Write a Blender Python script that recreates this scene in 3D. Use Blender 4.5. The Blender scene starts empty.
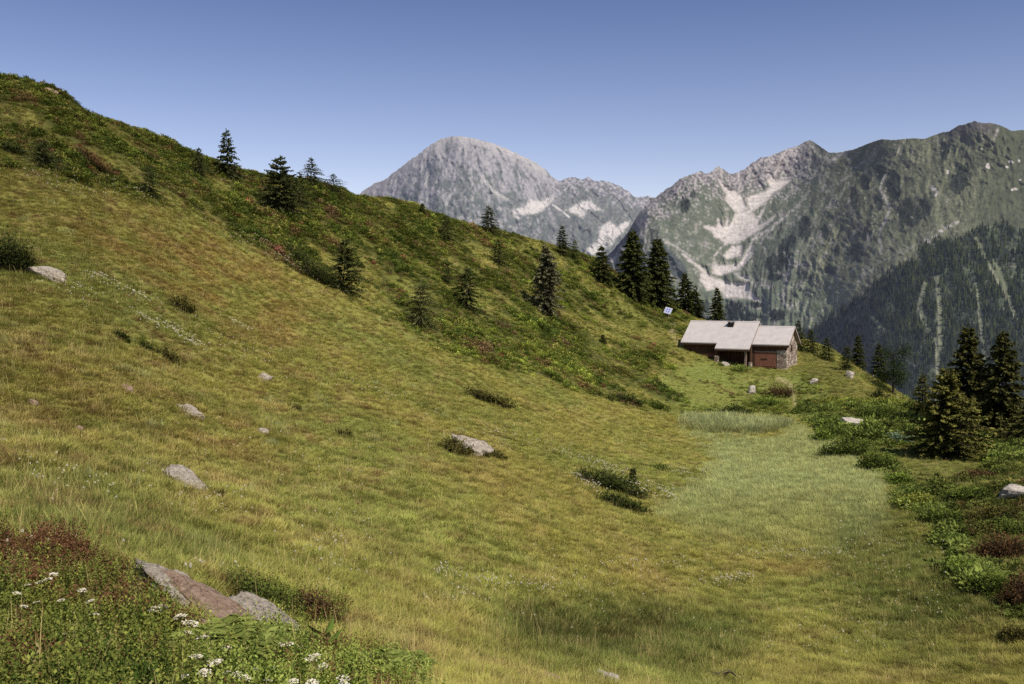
import bpy, math, random
import numpy as np

SC = bpy.context.scene
COL = SC.collection
rnd = random.Random(7)
RNG = np.random.default_rng(7)
R = math.radians

# ------------------------------------------------------------------ camera model
FPX, CX, CY = 995.0, 512.0, 342.0
PITCH = math.atan(52 / FPX)          # horizon at picture row 290
CAMZ = 10.0
cP, sP = math.cos(PITCH), math.sin(PITCH)

def ray(px, py):
    """direction per unit of forward (y) distance"""
    xx = (np.asarray(px, float) - CX) / FPX
    yy = (CY - np.asarray(py, float)) / FPX
    dy = cP + yy * sP
    dz = -sP + yy * cP
    return xx / dy, dz / dy

def unproj(px, py, d):
    ax, az = ray(px, py)
    d = np.asarray(d, float)
    return np.stack([ax * d, np.broadcast_to(d, np.shape(ax * d)), CAMZ + az * d], -1)

def proj(x, y, z):
    zz = z - CAMZ
    f = y * cP - zz * sP
    u = y * sP + zz * cP
    f = np.maximum(f, 1e-3)
    return CX + FPX * x / f, CY - FPX * u / f

# ------------------------------------------------------------------ noise
def _grad(seed):
    g = np.random.default_rng(seed)
    p = g.permutation(256)
    a = g.uniform(0, 2 * np.pi, 256)
    return np.concatenate([p, p]), np.cos(a), np.sin(a)
_gc = {}
def pn(x, y, seed=0):
    if seed not in _gc: _gc[seed] = _grad(seed)
    P, GX, GY = _gc[seed]
    x = np.asarray(x, float); y = np.asarray(y, float)
    xi = np.floor(x).astype(int); yi = np.floor(y).astype(int)
    xf = x - xi; yf = y - yi
    u = xf * xf * xf * (xf * (xf * 6 - 15) + 10)
    v = yf * yf * yf * (yf * (yf * 6 - 15) + 10)
    def g(i, j, fx, fy):
        h = P[(P[(xi + i) & 255] + yi + j) & 255]
        return GX[h] * fx + GY[h] * fy
    a = g(0, 0, xf, yf); b = g(1, 0, xf - 1, yf)
    c = g(0, 1, xf, yf - 1); d = g(1, 1, xf - 1, yf - 1)
    return (a + u * (b - a) + v * ((c + u * (d - c)) - (a + u * (b - a)))) * 1.5

def fbm(x, y, o=4, seed=0, gain=.5):
    s = 0; a = 1; t = 0
    for k in range(o):
        s = s + a * pn(x * 2 ** k, y * 2 ** k, seed + k); t += a; a *= gain
    return s / t

def ridged(x, y, o=4, seed=0, gain=.5):
    s = 0; a = 1; t = 0
    for k in range(o):
        s = s + a * (1 - 2 * np.abs(pn(x * 2 ** k, y * 2 ** k, seed + k))); t += a; a *= gain
    return s / t

def sstep(a, b, x):
    t = np.clip((x - a) / (b - a), 0, 1)
    return t * t * (3 - 2 * t)

def sdpoly(px, py, poly):
    """signed distance to a polygon, negative inside"""
    px = np.asarray(px, float); py = np.asarray(py, float)
    d = np.full(px.shape, 1e9); inside = np.zeros(px.shape, bool)
    n = len(poly)
    for i in range(n):
        x0, y0 = poly[i]; x1, y1 = poly[(i + 1) % n]
        ex, ey = x1 - x0, y1 - y0
        wx, wy = px - x0, py - y0
        t = np.clip((wx * ex + wy * ey) / (ex * ex + ey * ey + 1e-9), 0, 1)
        d = np.minimum(d, (wx - ex * t) ** 2 + (wy - ey * t) ** 2)
        c = ((y0 > py) != (y1 > py))
        xin = (x1 - x0) * (py - y0) / ((y1 - y0) if y1 != y0 else 1e-9) + x0
        inside ^= c & (px < xin)
    d = np.sqrt(d)
    return np.where(inside, -d, d)

def dline(px, py, pts):
    d = np.full(np.shape(px), 1e9)
    for (x0, y0), (x1, y1) in zip(pts[:-1], pts[1:]):
        ex, ey = x1 - x0, y1 - y0
        wx, wy = px - x0, py - y0
        t = np.clip((wx * ex + wy * ey) / (ex * ex + ey * ey + 1e-9), 0, 1)
        d = np.minimum(d, (wx - ex * t) ** 2 + (wy - ey * t) ** 2)
    return np.sqrt(d)

def lin(*c):
    c = np.array(c, float) / 255
    return np.where(c <= .04045, c / 12.92, ((c + .055) / 1.055) ** 2.4)

def lerp(a, b, t):
    t = np.asarray(t)
    if t.ndim and np.ndim(a) <= t.ndim + 1: t = t[..., None]
    return a + (b - a) * t

# ------------------------------------------------------------------ thin plate spline
def tps_fit(P, v, reg=1e-3):
    P = np.asarray(P, float); v = np.asarray(v, float); n = len(P)
    def U(r2): return np.where(r2 > 1e-12, .5 * r2 * np.log(np.maximum(r2, 1e-12)), 0)
    d2 = ((P[:, None] - P[None]) ** 2).sum(-1)
    A = np.zeros((n + 3, n + 3)); A[:n, :n] = U(d2) + reg * np.eye(n)
    A[:n, n] = 1; A[:n, n + 1:] = P; A[n, :n] = 1; A[n + 1:, :n] = P.T
    w = np.linalg.solve(A, np.concatenate([v, np.zeros(3)]))
    def f(x, y):
        x = np.asarray(x, float); y = np.asarray(y, float); sh = x.shape
        x = x.ravel(); y = y.ravel(); out = np.empty(x.shape)
        for i in range(0, len(x), 60000):
            a = x[i:i + 60000]; b = y[i:i + 60000]
            r2 = (a[:, None] - P[None, :, 0]) ** 2 + (b[:, None] - P[None, :, 1]) ** 2
            out[i:i + 60000] = U(r2) @ w[:n] + w[n] + w[n + 1] * a + w[n + 2] * b
        return out.reshape(sh)
    return f

# ------------------------------------------------------------------ meshes
def npmesh(name, V, F, smooth=True, mats=None, fmat=None):
    """V (n,3); F list of int arrays (m,k)"""
    me = bpy.data.meshes.new(name)
    V = np.asarray(V, np.float32)
    if not isinstance(F, (list, tuple)): F = [F]
    F = [np.asarray(f, np.int32) for f in F if len(f)]
    me.vertices.add(len(V)); me.vertices.foreach_set('co', V.ravel())
    li = np.concatenate([f.ravel() for f in F])
    lt = np.concatenate([np.full(len(f), f.shape[1], np.int32) for f in F])
    ls = np.concatenate([[0], np.cumsum(lt)[:-1]]).astype(np.int32)
    me.loops.add(len(li)); me.loops.foreach_set('vertex_index', li)
    me.polygons.add(len(lt)); me.polygons.foreach_set('loop_start', ls); me.polygons.foreach_set('loop_total', lt)
    me.polygons.foreach_set('use_smooth', np.full(len(lt), bool(smooth)))
    for m in (mats or []): me.materials.append(m)
    if fmat is not None: me.polygons.foreach_set('material_index', np.asarray(fmat, np.int32))
    me.update(calc_edges=True); me.validate()
    return me

def setcol(me, name, rgb):
    rgb = np.asarray(rgb, np.float32)
    a = me.attributes.new(name, 'FLOAT_COLOR', 'POINT')
    a.data.foreach_set('color', np.concatenate([rgb, np.ones((len(rgb), 1), np.float32)], 1).ravel())

def setf(me, name, v):
    a = me.attributes.new(name, 'FLOAT', 'POINT'); a.data.foreach_set('value', np.asarray(v, np.float32))

def link(o, parent=None):
    COL.objects.link(o)
    if parent is not None: o.parent = parent
    return o

def mob(name, me, parent=None, loc=None, label=None):
    o = bpy.data.objects.new(name, me); link(o, parent)
    if loc is not None: o.location = loc
    if label: o['label'] = label
    return o

def tag(o, label=None, cat=None, group=None, kind=None):
    if label: o['label'] = label
    if cat: o['category'] = cat
    if group: o['group'] = group
    if kind: o['kind'] = kind
    return o

def empty(name, loc, rz=0, label=None, cat=None, group=None):
    o = bpy.data.objects.new(name, None); link(o)
    o.location = tuple(float(v) for v in loc); o.rotation_euler = (0, 0, rz); o.empty_display_size = .3
    return tag(o, label, cat, group)

def gridfaces(nr, nc):
    i = np.arange((nr - 1) * nc).reshape(nr - 1, nc)[:, :-1].ravel()
    return np.stack([i, i + 1, i + nc + 1, i + nc], 1)

# ------------------------------------------------------------------ node materials
class NT:
    def __init__(s, name):
        s.m = bpy.data.materials.new(name); s.m.use_nodes = True
        s.t = s.m.node_tree; s.t.nodes.clear()
        s.out = s.n('ShaderNodeOutputMaterial')
    def n(s, typ, **kw):
        nd = s.t.nodes.new(typ)
        for k, v in kw.items():
            if k == 'i':
                for a, b in v.items():
                    if isinstance(b, bpy.types.NodeSocket): s.t.links.new(b, nd.inputs[a])
                    else: nd.inputs[a].default_value = b
            else: setattr(nd, k, v)
        return nd
    def attr(s, name, inst=False):
        return s.n('ShaderNodeAttribute', attribute_name=name, attribute_type='INSTANCER' if inst else 'GEOMETRY')
    def mix(s, f, a, b, mode='MIX'):
        nd = s.n('ShaderNodeMix', data_type='RGBA', blend_type=mode)
        for k, v in ((0, f), (6, a), (7, b)):
            if isinstance(v, bpy.types.NodeSocket): s.t.links.new(v, nd.inputs[k])
            else: nd.inputs[k].default_value = v if k == 0 else (tuple(v)[:3] + (1,))
        return nd.outputs[2]
    def math(s, op, a, b=0.0, c=None):
        nd = s.n('ShaderNodeMath', operation=op)
        for k, v in ((0, a), (1, b), (2, c)):
            if v is None: continue
            if isinstance(v, bpy.types.NodeSocket): s.t.links.new(v, nd.inputs[k])
            else: nd.inputs[k].default_value = v
        return nd.outputs[0]
    def ramp(s, f, stops):
        nd = s.n('ShaderNodeValToRGB'); s.t.links.new(f, nd.inputs[0])
        e = nd.color_ramp.elements
        while len(e) < len(stops): e.new(.5)
        for el, (p, c) in zip(e, stops):
            el.position = p; el.color = (tuple(c) + (1,))[:4] if not np.isscalar(c) else (c, c, c, 1)
        return nd.outputs[0]
    def noise(s, scale, detail=4, rough=.55, vec=None, dist=0):
        nd = s.n('ShaderNodeTexNoise', i={'Scale': scale, 'Detail': detail, 'Roughness': rough, 'Distortion': dist})
        if vec is not None: s.t.links.new(vec, nd.inputs['Vector'])
        return nd.outputs['Fac']
    def pos(s): return s.n('ShaderNodeNewGeometry').outputs['Position']
    def obj(s): return s.n('ShaderNodeTexCoord').outputs['Object']
    def bump(s, h, strength=.5, dist=.1):
        return s.n('ShaderNodeBump', i={'Strength': strength, 'Distance': dist, 'Height': h}).outputs[0]
    def done(s, sh):
        s.t.links.new(sh, s.out.inputs[0]); return s.m
    def bsdf(s, color, rough=.9, normal=None, spec=.2, metal=0.0):
        nd = s.n('ShaderNodeBsdfPrincipled', i={'Roughness': rough, 'Specular IOR Level': spec, 'Metallic': metal})
        if isinstance(color, bpy.types.NodeSocket): s.t.links.new(color, nd.inputs['Base Color'])
        else: nd.inputs['Base Color'].default_value = tuple(color)[:3] + (1,)
        if normal is not None: s.t.links.new(normal, nd.inputs['Normal'])
        return nd.outputs[0]
    def leafy(s, color, transl=.3):
        d = s.n('ShaderNodeBsdfDiffuse'); t = s.n('ShaderNodeBsdfTranslucent')
        for nd in (d, t):
            if isinstance(color, bpy.types.NodeSocket): s.t.links.new(color, nd.inputs[0])
            else: nd.inputs[0].default_value = tuple(color)[:3] + (1,)
        mx = s.n('ShaderNodeMixShader', i={0: transl, 1: d.outputs[0], 2: t.outputs[0]})
        return mx.outputs[0]
# ------------------------------------------------------------------ hut frame (needed by the terrain)
HUT_A = R(27.5)
HUT_O = unproj(786.3, 369.8, 96.0)
_e1 = np.array([math.cos(HUT_A), -math.sin(HUT_A)]); _e2 = np.array([math.sin(HUT_A), math.cos(HUT_A)])
def hutw(X, Y, Z):
    p = HUT_O[:2] + _e1 * X + _e2 * Y
    return (p[0], p[1], HUT_O[2] + Z)

# ------------------------------------------------------------------ terrain control points: picture column, row, distance
CTRL = """
0 680 5.5|0 600 8|0 540 11|0 440 19|0 360 26|0 270 37|0 165 52
100 680 7|100 600 9.5|100 540 13|100 460 20|100 380 28|100 300 38|100 240 47|100 190 55
250 680 8|250 620 12|250 560 17|250 480 26|250 400 37|250 320 50|250 250 62|250 200 73
400 680 11|400 600 17|400 520 25|400 440 38|400 360 55|400 300 70|400 240 88
520 680 15|520 600 22|520 520 30|520 440 46|520 380 64|520 320 82|520 270 100
620 680 18|620 600 26|620 520 37|620 450 55|620 400 72|620 350 92|620 310 108
680 680 20|680 600 29|680 520 41|680 450 61|680 405 80|680 370 93
760 680 23|760 600 31.5|760 520 43|760 450 62|740 425 72|760 400 86
840 680 24|840 600 31.5|840 520 42.5|840 450 60|815 430 69|800 400 86|850 385 90
1024 680 24|1020 620 28|1020 560 32|1010 488 45|960 560 35.5|900 490 47|880 465 55|945 458 58|985 470 53|1024 458 58
900 440 64|850 420 73|900 400 80|870 374 95|965 432 69|1010 438 70|920 402 80
-250 680 5|-250 560 10|-250 420 20|-250 300 33|-250 180 48
1200 680 24|1200 560 33|1200 480 46|1200 455 58
"""
RIDGE = [(-400, 20, 62), (-250, 45, 63), (-120, 66, 64), (-40, 75, 65), (0, 77, 66), (28, 80, 66), (55, 90, 67), (80, 105, 68), (105, 122, 69), (130, 136, 71), (165, 148, 74), (200, 158, 77), (235, 166, 80), (270, 174, 83), (305, 181, 87), (335, 187, 91), (370, 193, 95), (400, 204, 99), (440, 215, 104), (480, 228, 109), (520, 237, 113), (560, 247, 117), (590, 262, 119), (615, 279, 120), (640, 294, 120), (660, 307, 119), (685, 319, 118), (715, 323, 118), (755, 328, 118), (795, 337, 116), (830, 348, 112)]
_pts = []
for _a, _b, _c in RIDGE: _pts.append(unproj(_a, _b + 1.5, _c))
for tok in CTRL.replace('\n', '|').split('|'):
    if tok.strip():
        a, b, c = map(float, tok.split()); _pts.append(unproj(a, b, c))
_pts = [tuple(p) for p in _pts]
for X, Y, Z in ((-10, -.6, 1.7), (-6.6, -.6, .85), (-6.6, -2.2, .55), (-3.5, -2.2, .1), (-3.5, 0, .1), (0, 0, 0), (0, 5.5, .2), (-5, 6, 1.0), (-11, 5, 2.4)):
    _pts.append(hutw(X, Y, Z))
# ground under and behind the camera
_pts += [(0, 0, 8.3), (-5, 0, 8.6), (6, 0, 7.6), (0, -8, 8.6), (-20, -8, 11), (20, -8, 5.5), (0, 3, 8.1), (14, 4, 5.4), (25, 12, 2.2)]
# far side of the ridge falls away
for px, py, d in RIDGE[1:-4:2]:
    p = unproj(px, py, d)
    _pts.append((p[0] + 3, p[1] + 10, p[2] - 1.2)); _pts.append((p[0] + 18, p[1] + 55, p[2] - 24))
for px, py, d, dz in ((685, 319, 118, 2.5), (755, 328, 118, 3), (830, 348, 112, 4), (870, 374, 97, 4), (920, 402, 82, 4), (965, 432, 72, 4), (1024, 440, 72, 4), (1200, 452, 66, 5)):
    p = unproj(px, py, d)
    dirx = .55 if px > 800 else .25
    _pts.append((p[0] + 14 * dirx, p[1] + 14, p[2] - dz)); _pts.append((p[0] + 60 * dirx, p[1] + 50, p[2] - 26))
_pts = np.array(_pts)
_tps = tps_fit(_pts[:, :2] / 50, _pts[:, 2], 2e-3)

def Hbase(x, y): return _tps(np.asarray(x) / 50, np.asarray(y) / 50)

# ------------------------------------------------------------------ zones, drawn as outlines and soft masks
SHRUB_HILL = [(-400, 30), (-400, 120), (0, 163), (60, 177), (110, 188), (180, 205), (240, 235), (290, 262), (330, 287), (390, 322), (440, 342), (500, 367), (560, 386), (620, 402), (665, 412), (690, 392), (665, 360), (690, 335), (700, 250), (400, 20)]
BRIGHT_STRIP = [(575, 268), (610, 285), (650, 318), (690, 350), (668, 362), (640, 345), (600, 310), (575, 290)]
RIGHT_BANK = [(795, 415), (845, 440), (880, 466), (896, 503), (936, 535), (955, 582), (1024, 628), (1200, 690), (1250, 440), (1024, 435), (960, 440), (915, 405), (860, 385), (830, 350), (800, 345)]
HUT_YARD = [(660, 372), (700, 362), (760, 378), (800, 372), (830, 395), (820, 420), (690, 415), (650, 400)]
FRONT_BUSH = [(-300, 520), (0, 532), (60, 552), (130, 576), (210, 586), (300, 592), (352, 606), (352, 634), (300, 640), (330, 655), (400, 668), (440, 700), (0, 800), (-300, 900)]
SEDGE = [(684, 426), (700, 433), (760, 437), (800, 428), (816, 432), (850, 455), (888, 477), (890, 512), (880, 545), (800, 556), (700, 536), (655, 512), (690, 492), (706, 470), (712, 452)]
REEDS = [(682, 417), (735, 416), (788, 421), (792, 428), (760, 436), (700, 431), (684, 427)]
BROWN1 = [(80, 215), (190, 225), (260, 260), (300, 300), (290, 345), (220, 330), (150, 290), (90, 250)]
BROWN2 = [(0, 300), (150, 380), (300, 420), (330, 480), (200, 470), (0, 450)]
BROWN3 = [(420, 455), (520, 470), (580, 500), (600, 520), (500, 510), (430, 490)]
BROWN4 = [(600, 555), (720, 550), (860, 560), (800, 590), (640, 590)]
LUSH1 = [(840, 500), (900, 505), (950, 560), (1020, 630), (900, 640), (820, 580)]
LUSH2 = [(490, 610), (640, 600), (760, 620), (740, 665), (560, 670), (480, 640)]
LUSH3 = [(0, 480), (120, 500), (260, 545), (200, 580), (0, 530)]
HOLLOW = [(505, 612), (580, 622), (660, 618), (668, 638), (600, 658), (520, 655)]
PATH = [(778, 378), (790, 384), (793, 396), (797, 408)]
DIRT = [(672, 325), (674, 338), (681, 347)]

def zones(px, py, x, y):
    n1 = fbm(x / 7, y / 7, 4, 11); n2 = fbm(x / 2.2, y / 2.2, 3, 31)
    wob = 14 * n1 + 7 * n2
    m = lambda poly, w=8, k=1: sstep(w, -w, sdpoly(px, py, poly) + wob * k)
    Z = {}
    Z['shrub'] = m(SHRUB_HILL, 7, .9)
    Z['strip'] = m(BRIGHT_STRIP, 8)
    Z['bank'] = m(RIGHT_BANK, 6, .6)
    Z['yard'] = m(HUT_YARD, 6, .5)
    Z['front'] = m(FRONT_BUSH, 6, .8)
    Z['sedge'] = m(SEDGE, 16, 1.1)
    Z['reeds'] = m(REEDS, 3, .35)
    Z['brown'] = np.clip(m(BROWN1, 30) + .6 * m(BROWN2, 40) + .6 * m(BROWN3, 22) + .45 * m(BROWN4, 20), 0, 1)
    Z['lush'] = np.clip(.8 * m(LUSH1, 18) + .9 * m(LUSH2, 22) + .7 * m(LUSH3, 22), 0, 1)
    Z['hollow'] = m(HOLLOW, 16, .6)
    Z['path'] = sstep(3.0, .6, dline(px, py, PATH) + 1.2 * n2) + .6 * sstep(5, 1.5, dline(px, py, DIRT) + 3 * n2)
    Z['n1'] = n1; Z['n2'] = n2
    return Z

SHN = lambda x, y: fbm(x / 6.5, y / 6.5, 4, 51) + .45 * fbm(x / 2.0, y / 2.0, 3, 57)

def relief(x, y, Z):
    d = np.hypot(x, y)
    hum = fbm(x / 1.3, y / 1.3, 3, 71)
    hum2 = fbm(x / 5, y / 5, 3, 77)
    flat = np.clip(Z['sedge'] + .6 * Z['reeds'], 0, 1)
    sh = np.clip(Z['shrub'] + .6 * Z['bank'], 0, 1)
    return (1 - flat) * (.07 * hum + .16 * hum2) + sh * (.6 * np.maximum(SHN(x, y), -.2)) - .22 * Z['hollow']

def H(x, y):
    x = np.asarray(x, float); y = np.asarray(y, float)
    h = Hbase(x, y); px, py = proj(x, y, h)
    lim = np.where(y > 1.0, 1.0, 0)
    Z = zones(px, py, x, y)
    fade = np.clip((120 - np.hypot(x, y - 100)) / 60 + 1, 0, 1)
    # keep the ground quiet under the hut
    hx = (x - HUT_O[0]) * _e1[0] + (y - HUT_O[1]) * _e1[1]; hy = (x - HUT_O[0]) * _e2[0] + (y - HUT_O[1]) * _e2[1]
    hd = np.maximum(np.maximum(-11 - hx, hx - .5), np.maximum(-2.5 - hy, hy - 6))
    return h + relief(x, y, Z) * lim * sstep(0, 3, hd)

_D = np.exp(np.linspace(math.log(4.5), math.log(190), 900))
def ground(px, py, slack=0.03):
    """where the sight line through a picture point meets the ground (or grazes it)"""
    P = unproj(np.full(_D.shape, px), np.full(_D.shape, py), _D)
    gap = P[:, 2] - H(P[:, 0], P[:, 1])
    k = np.nonzero(gap <= 0)[0]
    if len(k) and k[0] > 0:
        i = k[0]; t = gap[i - 1] / (gap[i - 1] - gap[i] + 1e-9)
        p = P[i - 1] + (P[i] - P[i - 1]) * t
    else:
        m = _D > 40
        i = np.argmin(np.where(m, gap / _D, 9)); p = P[i]
    return np.array([p[0], p[1], float(H(p[0], p[1]))])

# ------------------------------------------------------------------ terrain mesh
SH = {}
def build_terrain():
    cols = np.concatenate([np.linspace(-1100, -100, 110, endpoint=False), np.linspace(-100, 1124, 640, endpoint=False), np.linspace(1124, 2000, 90)])
    rows = np.concatenate([np.linspace(-6, 4, 14, endpoint=False), np.exp(np.linspace(math.log(4), math.log(150), 760)), np.linspace(155, 330, 30)])
    ax = (cols - CX) / FPX
    y = np.repeat(rows[:, None], len(cols), 1)
    x = ax[None] * np.maximum(np.abs(y), 9 if 0 else 0) 
    x = ax[None] * np.where(y > 8, y, 8 + 0 * y)
    h = H(x, y)
    V = np.stack([x, y, h], -1).reshape(-1, 3)
    px, py = proj(x, y, h)
    Z = zones(px, py, x, y)
    c = ground_colour(x, y, px, py, Z)
    sn = SHN(x, y)
    sh = Z['shrub'] * (1 - .6 * Z['strip']) * sstep(-.25, .05, sn + .12)
    c = lerp(c, lin(70, 74, 38) * .8, sh * .8)
    soil = lin(96, 82, 58)
    bare = sstep(.38, .55, fbm(x / 1.1, y / 1.1, 3, 91)) * (1 - Z['sedge']) * .5
    c = lerp(c, soil, bare)
    c = lerp(c, lin(190, 170, 130), np.clip(Z['path'], 0, 1) * .55)
    c = lerp(c, lin(70, 55, 36), Z['front'] * .8)
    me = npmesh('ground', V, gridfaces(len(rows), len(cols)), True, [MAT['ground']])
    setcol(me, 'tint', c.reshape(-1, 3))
    return tag(mob('ground', me), kind='structure')

def ground_colour(x, y, px, py, Z):
    """grass colour over the meadow (albedo)"""
    a = fbm(x / 9, y / 9, 3, 101); b = fbm(x / 2.6, y / 2.6, 3, 107); e = fbm(x / .9, y / .9, 2, 113)
    base = lerp(lin(154, 148, 68), lin(140, 144, 66), sstep(-.3, .3, a))
    base = lerp(base, lin(166, 152, 84), sstep(.05, .45, b) * .6)
    base = lerp(base, lin(112, 112, 48), sstep(.0, .5, -e - .3 * b) * .55)
    base = lerp(base, lin(150, 118, 60), Z['brown'] * sstep(-.25, .35, b + .4 * e + .15) * .62)
    base = lerp(base, lin(100, 112, 52), Z['lush'] * .9)
    base = lerp(base, lin(164, 170, 112), np.clip(Z['sedge'] * (1.1 - .7 * sstep(470, 545, py)), 0, 1) * .9)
    base = lerp(base, lin(146, 152, 102), Z['reeds'])
    base = lerp(base, lin(76, 74, 36), Z['hollow'] * .55)
    base = lerp(base, lin(112, 116, 54), Z['bank'] * .7)
    base = lerp(base, lin(132, 146, 66), Z['yard'] * .6)
    sp = fbm(x / .55 + 9, y / .55, 3, 117)
    base = lerp(base, lin(132, 100, 66), sstep(.16, .4, sp + .25 * b) * .75 * (1 - Z['sedge']) * (.45 + .55 * sstep(560, 300, px)))
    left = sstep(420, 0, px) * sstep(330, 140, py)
    base = base * (1 - .15 * left)[..., None] * (1 - .14 * sstep(300, 0, px) - .12 * sstep(560, 660, py) - .10 * sstep(780, 960, px) * sstep(480, 560, py))[..., None]  # vignette put into the grass colour: darker at left, bottom and lower right
    lum = (base @ np.array([.3, .6, .1]))[..., None]
    base = lerp(base, lum * np.array([1.10, .98, .55]), .16)
    return base
# ------------------------------------------------------------------ mountains
def seg_interp(pts, x):
    p = np.array(pts, float); return np.interp(x, p[:, 0], p[:, 1])

def ell(px, py, L):
    """soft union of ellipses (x, y, rx, ry, tilt)"""
    m = np.zeros(px.shape)
    for e in L:
        x, y, rx, ry = e[:4]; a = R(e[4]) if len(e) > 4 else 0
        dx, dy = px - x, py - y
        u = dx * math.cos(a) + dy * math.sin(a); v = -dx * math.sin(a) + dy * math.cos(a)
        m = np.maximum(m, 1.6 - np.sqrt((u / rx) ** 2 + (v / ry) ** 2))
    return m

SKY_A = [(300, 240), (352, 200), (366, 189), (374, 184), (384, 180), (392, 174), (400, 168), (408, 161), (415, 157), (425, 149), (437, 141), (447, 137), (458, 136), (470, 138), (480, 140), (492, 143), (505, 148), (520, 155), (532, 161), (545, 169), (553, 178), (560, 181), (568, 178), (575, 177), (582, 180), (588, 177), (594, 181), (602, 181), (612, 183), (620, 186), (628, 191), (634, 197), (640, 197), (648, 196), (656, 200), (680, 230), (720, 260)]
SKY_B = [(560, 300), (598, 266), (609, 254), (620, 242), (628, 232), (634, 221), (640, 212), (645, 206), (650, 198), (656, 197), (665, 190), (672, 186), (680, 179), (692, 174), (701, 171), (706, 174), (712, 171), (718, 166), (724, 170), (730, 174), (737, 173), (744, 169), (752, 163), (760, 158), (770, 156), (780, 152), (788, 149), (797, 146), (804, 142), (810, 140), (818, 145), (828, 152), (836, 153), (844, 151), (852, 150), (862, 146), (872, 142), (882, 139), (892, 140), (904, 139), (914, 138), (924, 139), (932, 136), (940, 133), (950, 131), (957, 126), (966, 124), (975, 121), (983, 123), (992, 123), (1002, 126), (1012, 131), (1022, 130), (1040, 131), (1100, 120), (1200, 128), (1350, 150)]

def relief_mesh(name, sky, base, depth, relfun, colfun, x0, x1, step, nrow, mat, jag):
    xs = np.arange(x0, x1, step); nc = len(xs)
    s = seg_interp(sky, xs)
    s = s + jag(xs)
    t = np.linspace(0, 1, nrow)
    px = np.repeat(xs[None], nrow, 0)
    py = s[None] + t[:, None] * (base - s[None])
    d = depth(px, py) * (1 + relfun(px, py, py - s[None]))
    V = unproj(px, py, d)
    c = colfun(px, py, py - s[None])
    # the back of the ridge
    back = []
    for k, (dy, dz) in enumerate(((1500, -900), (700, -420), (250, -130), (60, -22))):
        q = V[0].copy(); q[:, 1] += dy; q[:, 0] += dy * (xs - CX) / FPX; q[:, 2] += dz; back.append(q)
    V = np.concatenate([np.array(back), V], 0)
    c = np.concatenate([np.repeat(c[:1], 4, 0), c], 0)
    me = npmesh(name, V.reshape(-1, 3), gridfaces(nrow + 4, nc), True, [mat])
    setcol(me, 'tint', c.reshape(-1, 3))
    return tag(mob(name, me), kind='structure')

# -- far peak
_dA = tps_fit(np.array([(300, 215), (367, 189), (460, 136), (560, 180), (640, 197), (720, 260), (300, 330), (420, 260), (540, 300), (640, 260), (720, 330), (470, 200), (590, 215)]) / 100,
              np.log([7400, 7000, 6300, 6100, 6000, 6200, 6300, 5200, 5000, 5000, 5200, 5500, 5500]), 1e-3)
depthA = lambda px, py: np.exp(_dA(px / 100, py / 100))
def flowA(px, py, below):
    # fall lines fan out from the summit
    u = px - 455; return u / (1 + np.maximum(below, 0) / 90) + 455
def relA(px, py, below):
    u = flowA(px, py, below)
    w = fbm(px / 30, py / 30, 3, 201) * 8
    r = ridged((u + w) / 20, py / 75, 4, 205)
    r2 = ridged((px + w) / 12, (py + .5 * px) / 18, 4, 215)
    f = sstep(0, 14, below)
    r3 = fbm(px / 5, py / 5, 3, 219)
    return (-.0085 * r - .0055 * r2 + .0035 * r3) * (.35 + .65 * f)
SCREE_A = [
    [(525, 205), (530, 199), (541, 202), (555, 194), (551, 203), (541, 212), (523, 215), (514, 215), (511, 210), (523, 208)],
    [(514, 215), (521, 217), (520, 219), (515, 217)],
    [(575, 204), (591, 199), (594, 205), (603, 211), (588, 210), (583, 218), (577, 215), (566, 210)],
    [(600, 227), (609, 222), (616, 226), (630, 221), (623, 232), (616, 238), (609, 247), (594, 255), (583, 254), (598, 239)]]
def colA(px, py, below):
    u = flowA(px, py, below)
    n = fbm(px / 9, py / 9, 4, 221); n3 = fbm(px / 3, py / 3, 3, 225)
    st = fbm(u / 5, py / 26, 4, 231)
    rockf = sstep(-.1, .25, .42 - below / 120 + .55 * st + .5 * n)
    rockf = np.maximum(rockf, sstep(-.1, .35, n + .6 * n3 - .05) * .75)
    right = sstep(535, 570, px)
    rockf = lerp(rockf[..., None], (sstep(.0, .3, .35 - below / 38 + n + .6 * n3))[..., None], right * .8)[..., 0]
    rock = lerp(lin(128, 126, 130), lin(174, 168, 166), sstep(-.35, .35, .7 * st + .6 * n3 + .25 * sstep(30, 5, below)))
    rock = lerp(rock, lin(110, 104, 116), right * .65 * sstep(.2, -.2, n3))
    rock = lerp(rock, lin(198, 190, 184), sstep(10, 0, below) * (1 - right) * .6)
    green = lerp(lin(104, 108, 102), lin(122, 124, 112), sstep(-.3, .3, n3 + n))
    c = lerp(green, rock, rockf)
    sm = np.zeros(px.shape)
    wob = 3.0 * n + 2.0 * n3
    for p in SCREE_A: sm = np.maximum(sm, sstep(1.6, -1.6, sdpoly(px, py, p) + wob))
    diag = fbm((px + py) / 22, (px - py) / 3.5 + 9, 3, 241)
    sm *= 1 - .85 * sstep(.12, .3, diag) * sstep(228, 240, py)
    sm = np.maximum(sm, sstep(1.5, .4, dline(px, py, [(553, 205), (562, 211), (569, 217)])))
    for ln in ([(428, 172), (426, 185), (427, 200), (424, 213)], [(470, 178), (474, 190), (472, 200)], [(480, 174), (492, 190), (508, 200)], [(450, 195), (446, 205)]):
        sm = np.maximum(sm, .55 * sstep(2.4, .5, dline(px, py, ln) + 2 * n3))
    c = lerp(c, lin(214, 206, 198), sm)
    return lerp(c, lin(172, 162, 160), sstep(395, 383, px) * sstep(22, 0, below) * .7) * .9

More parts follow.
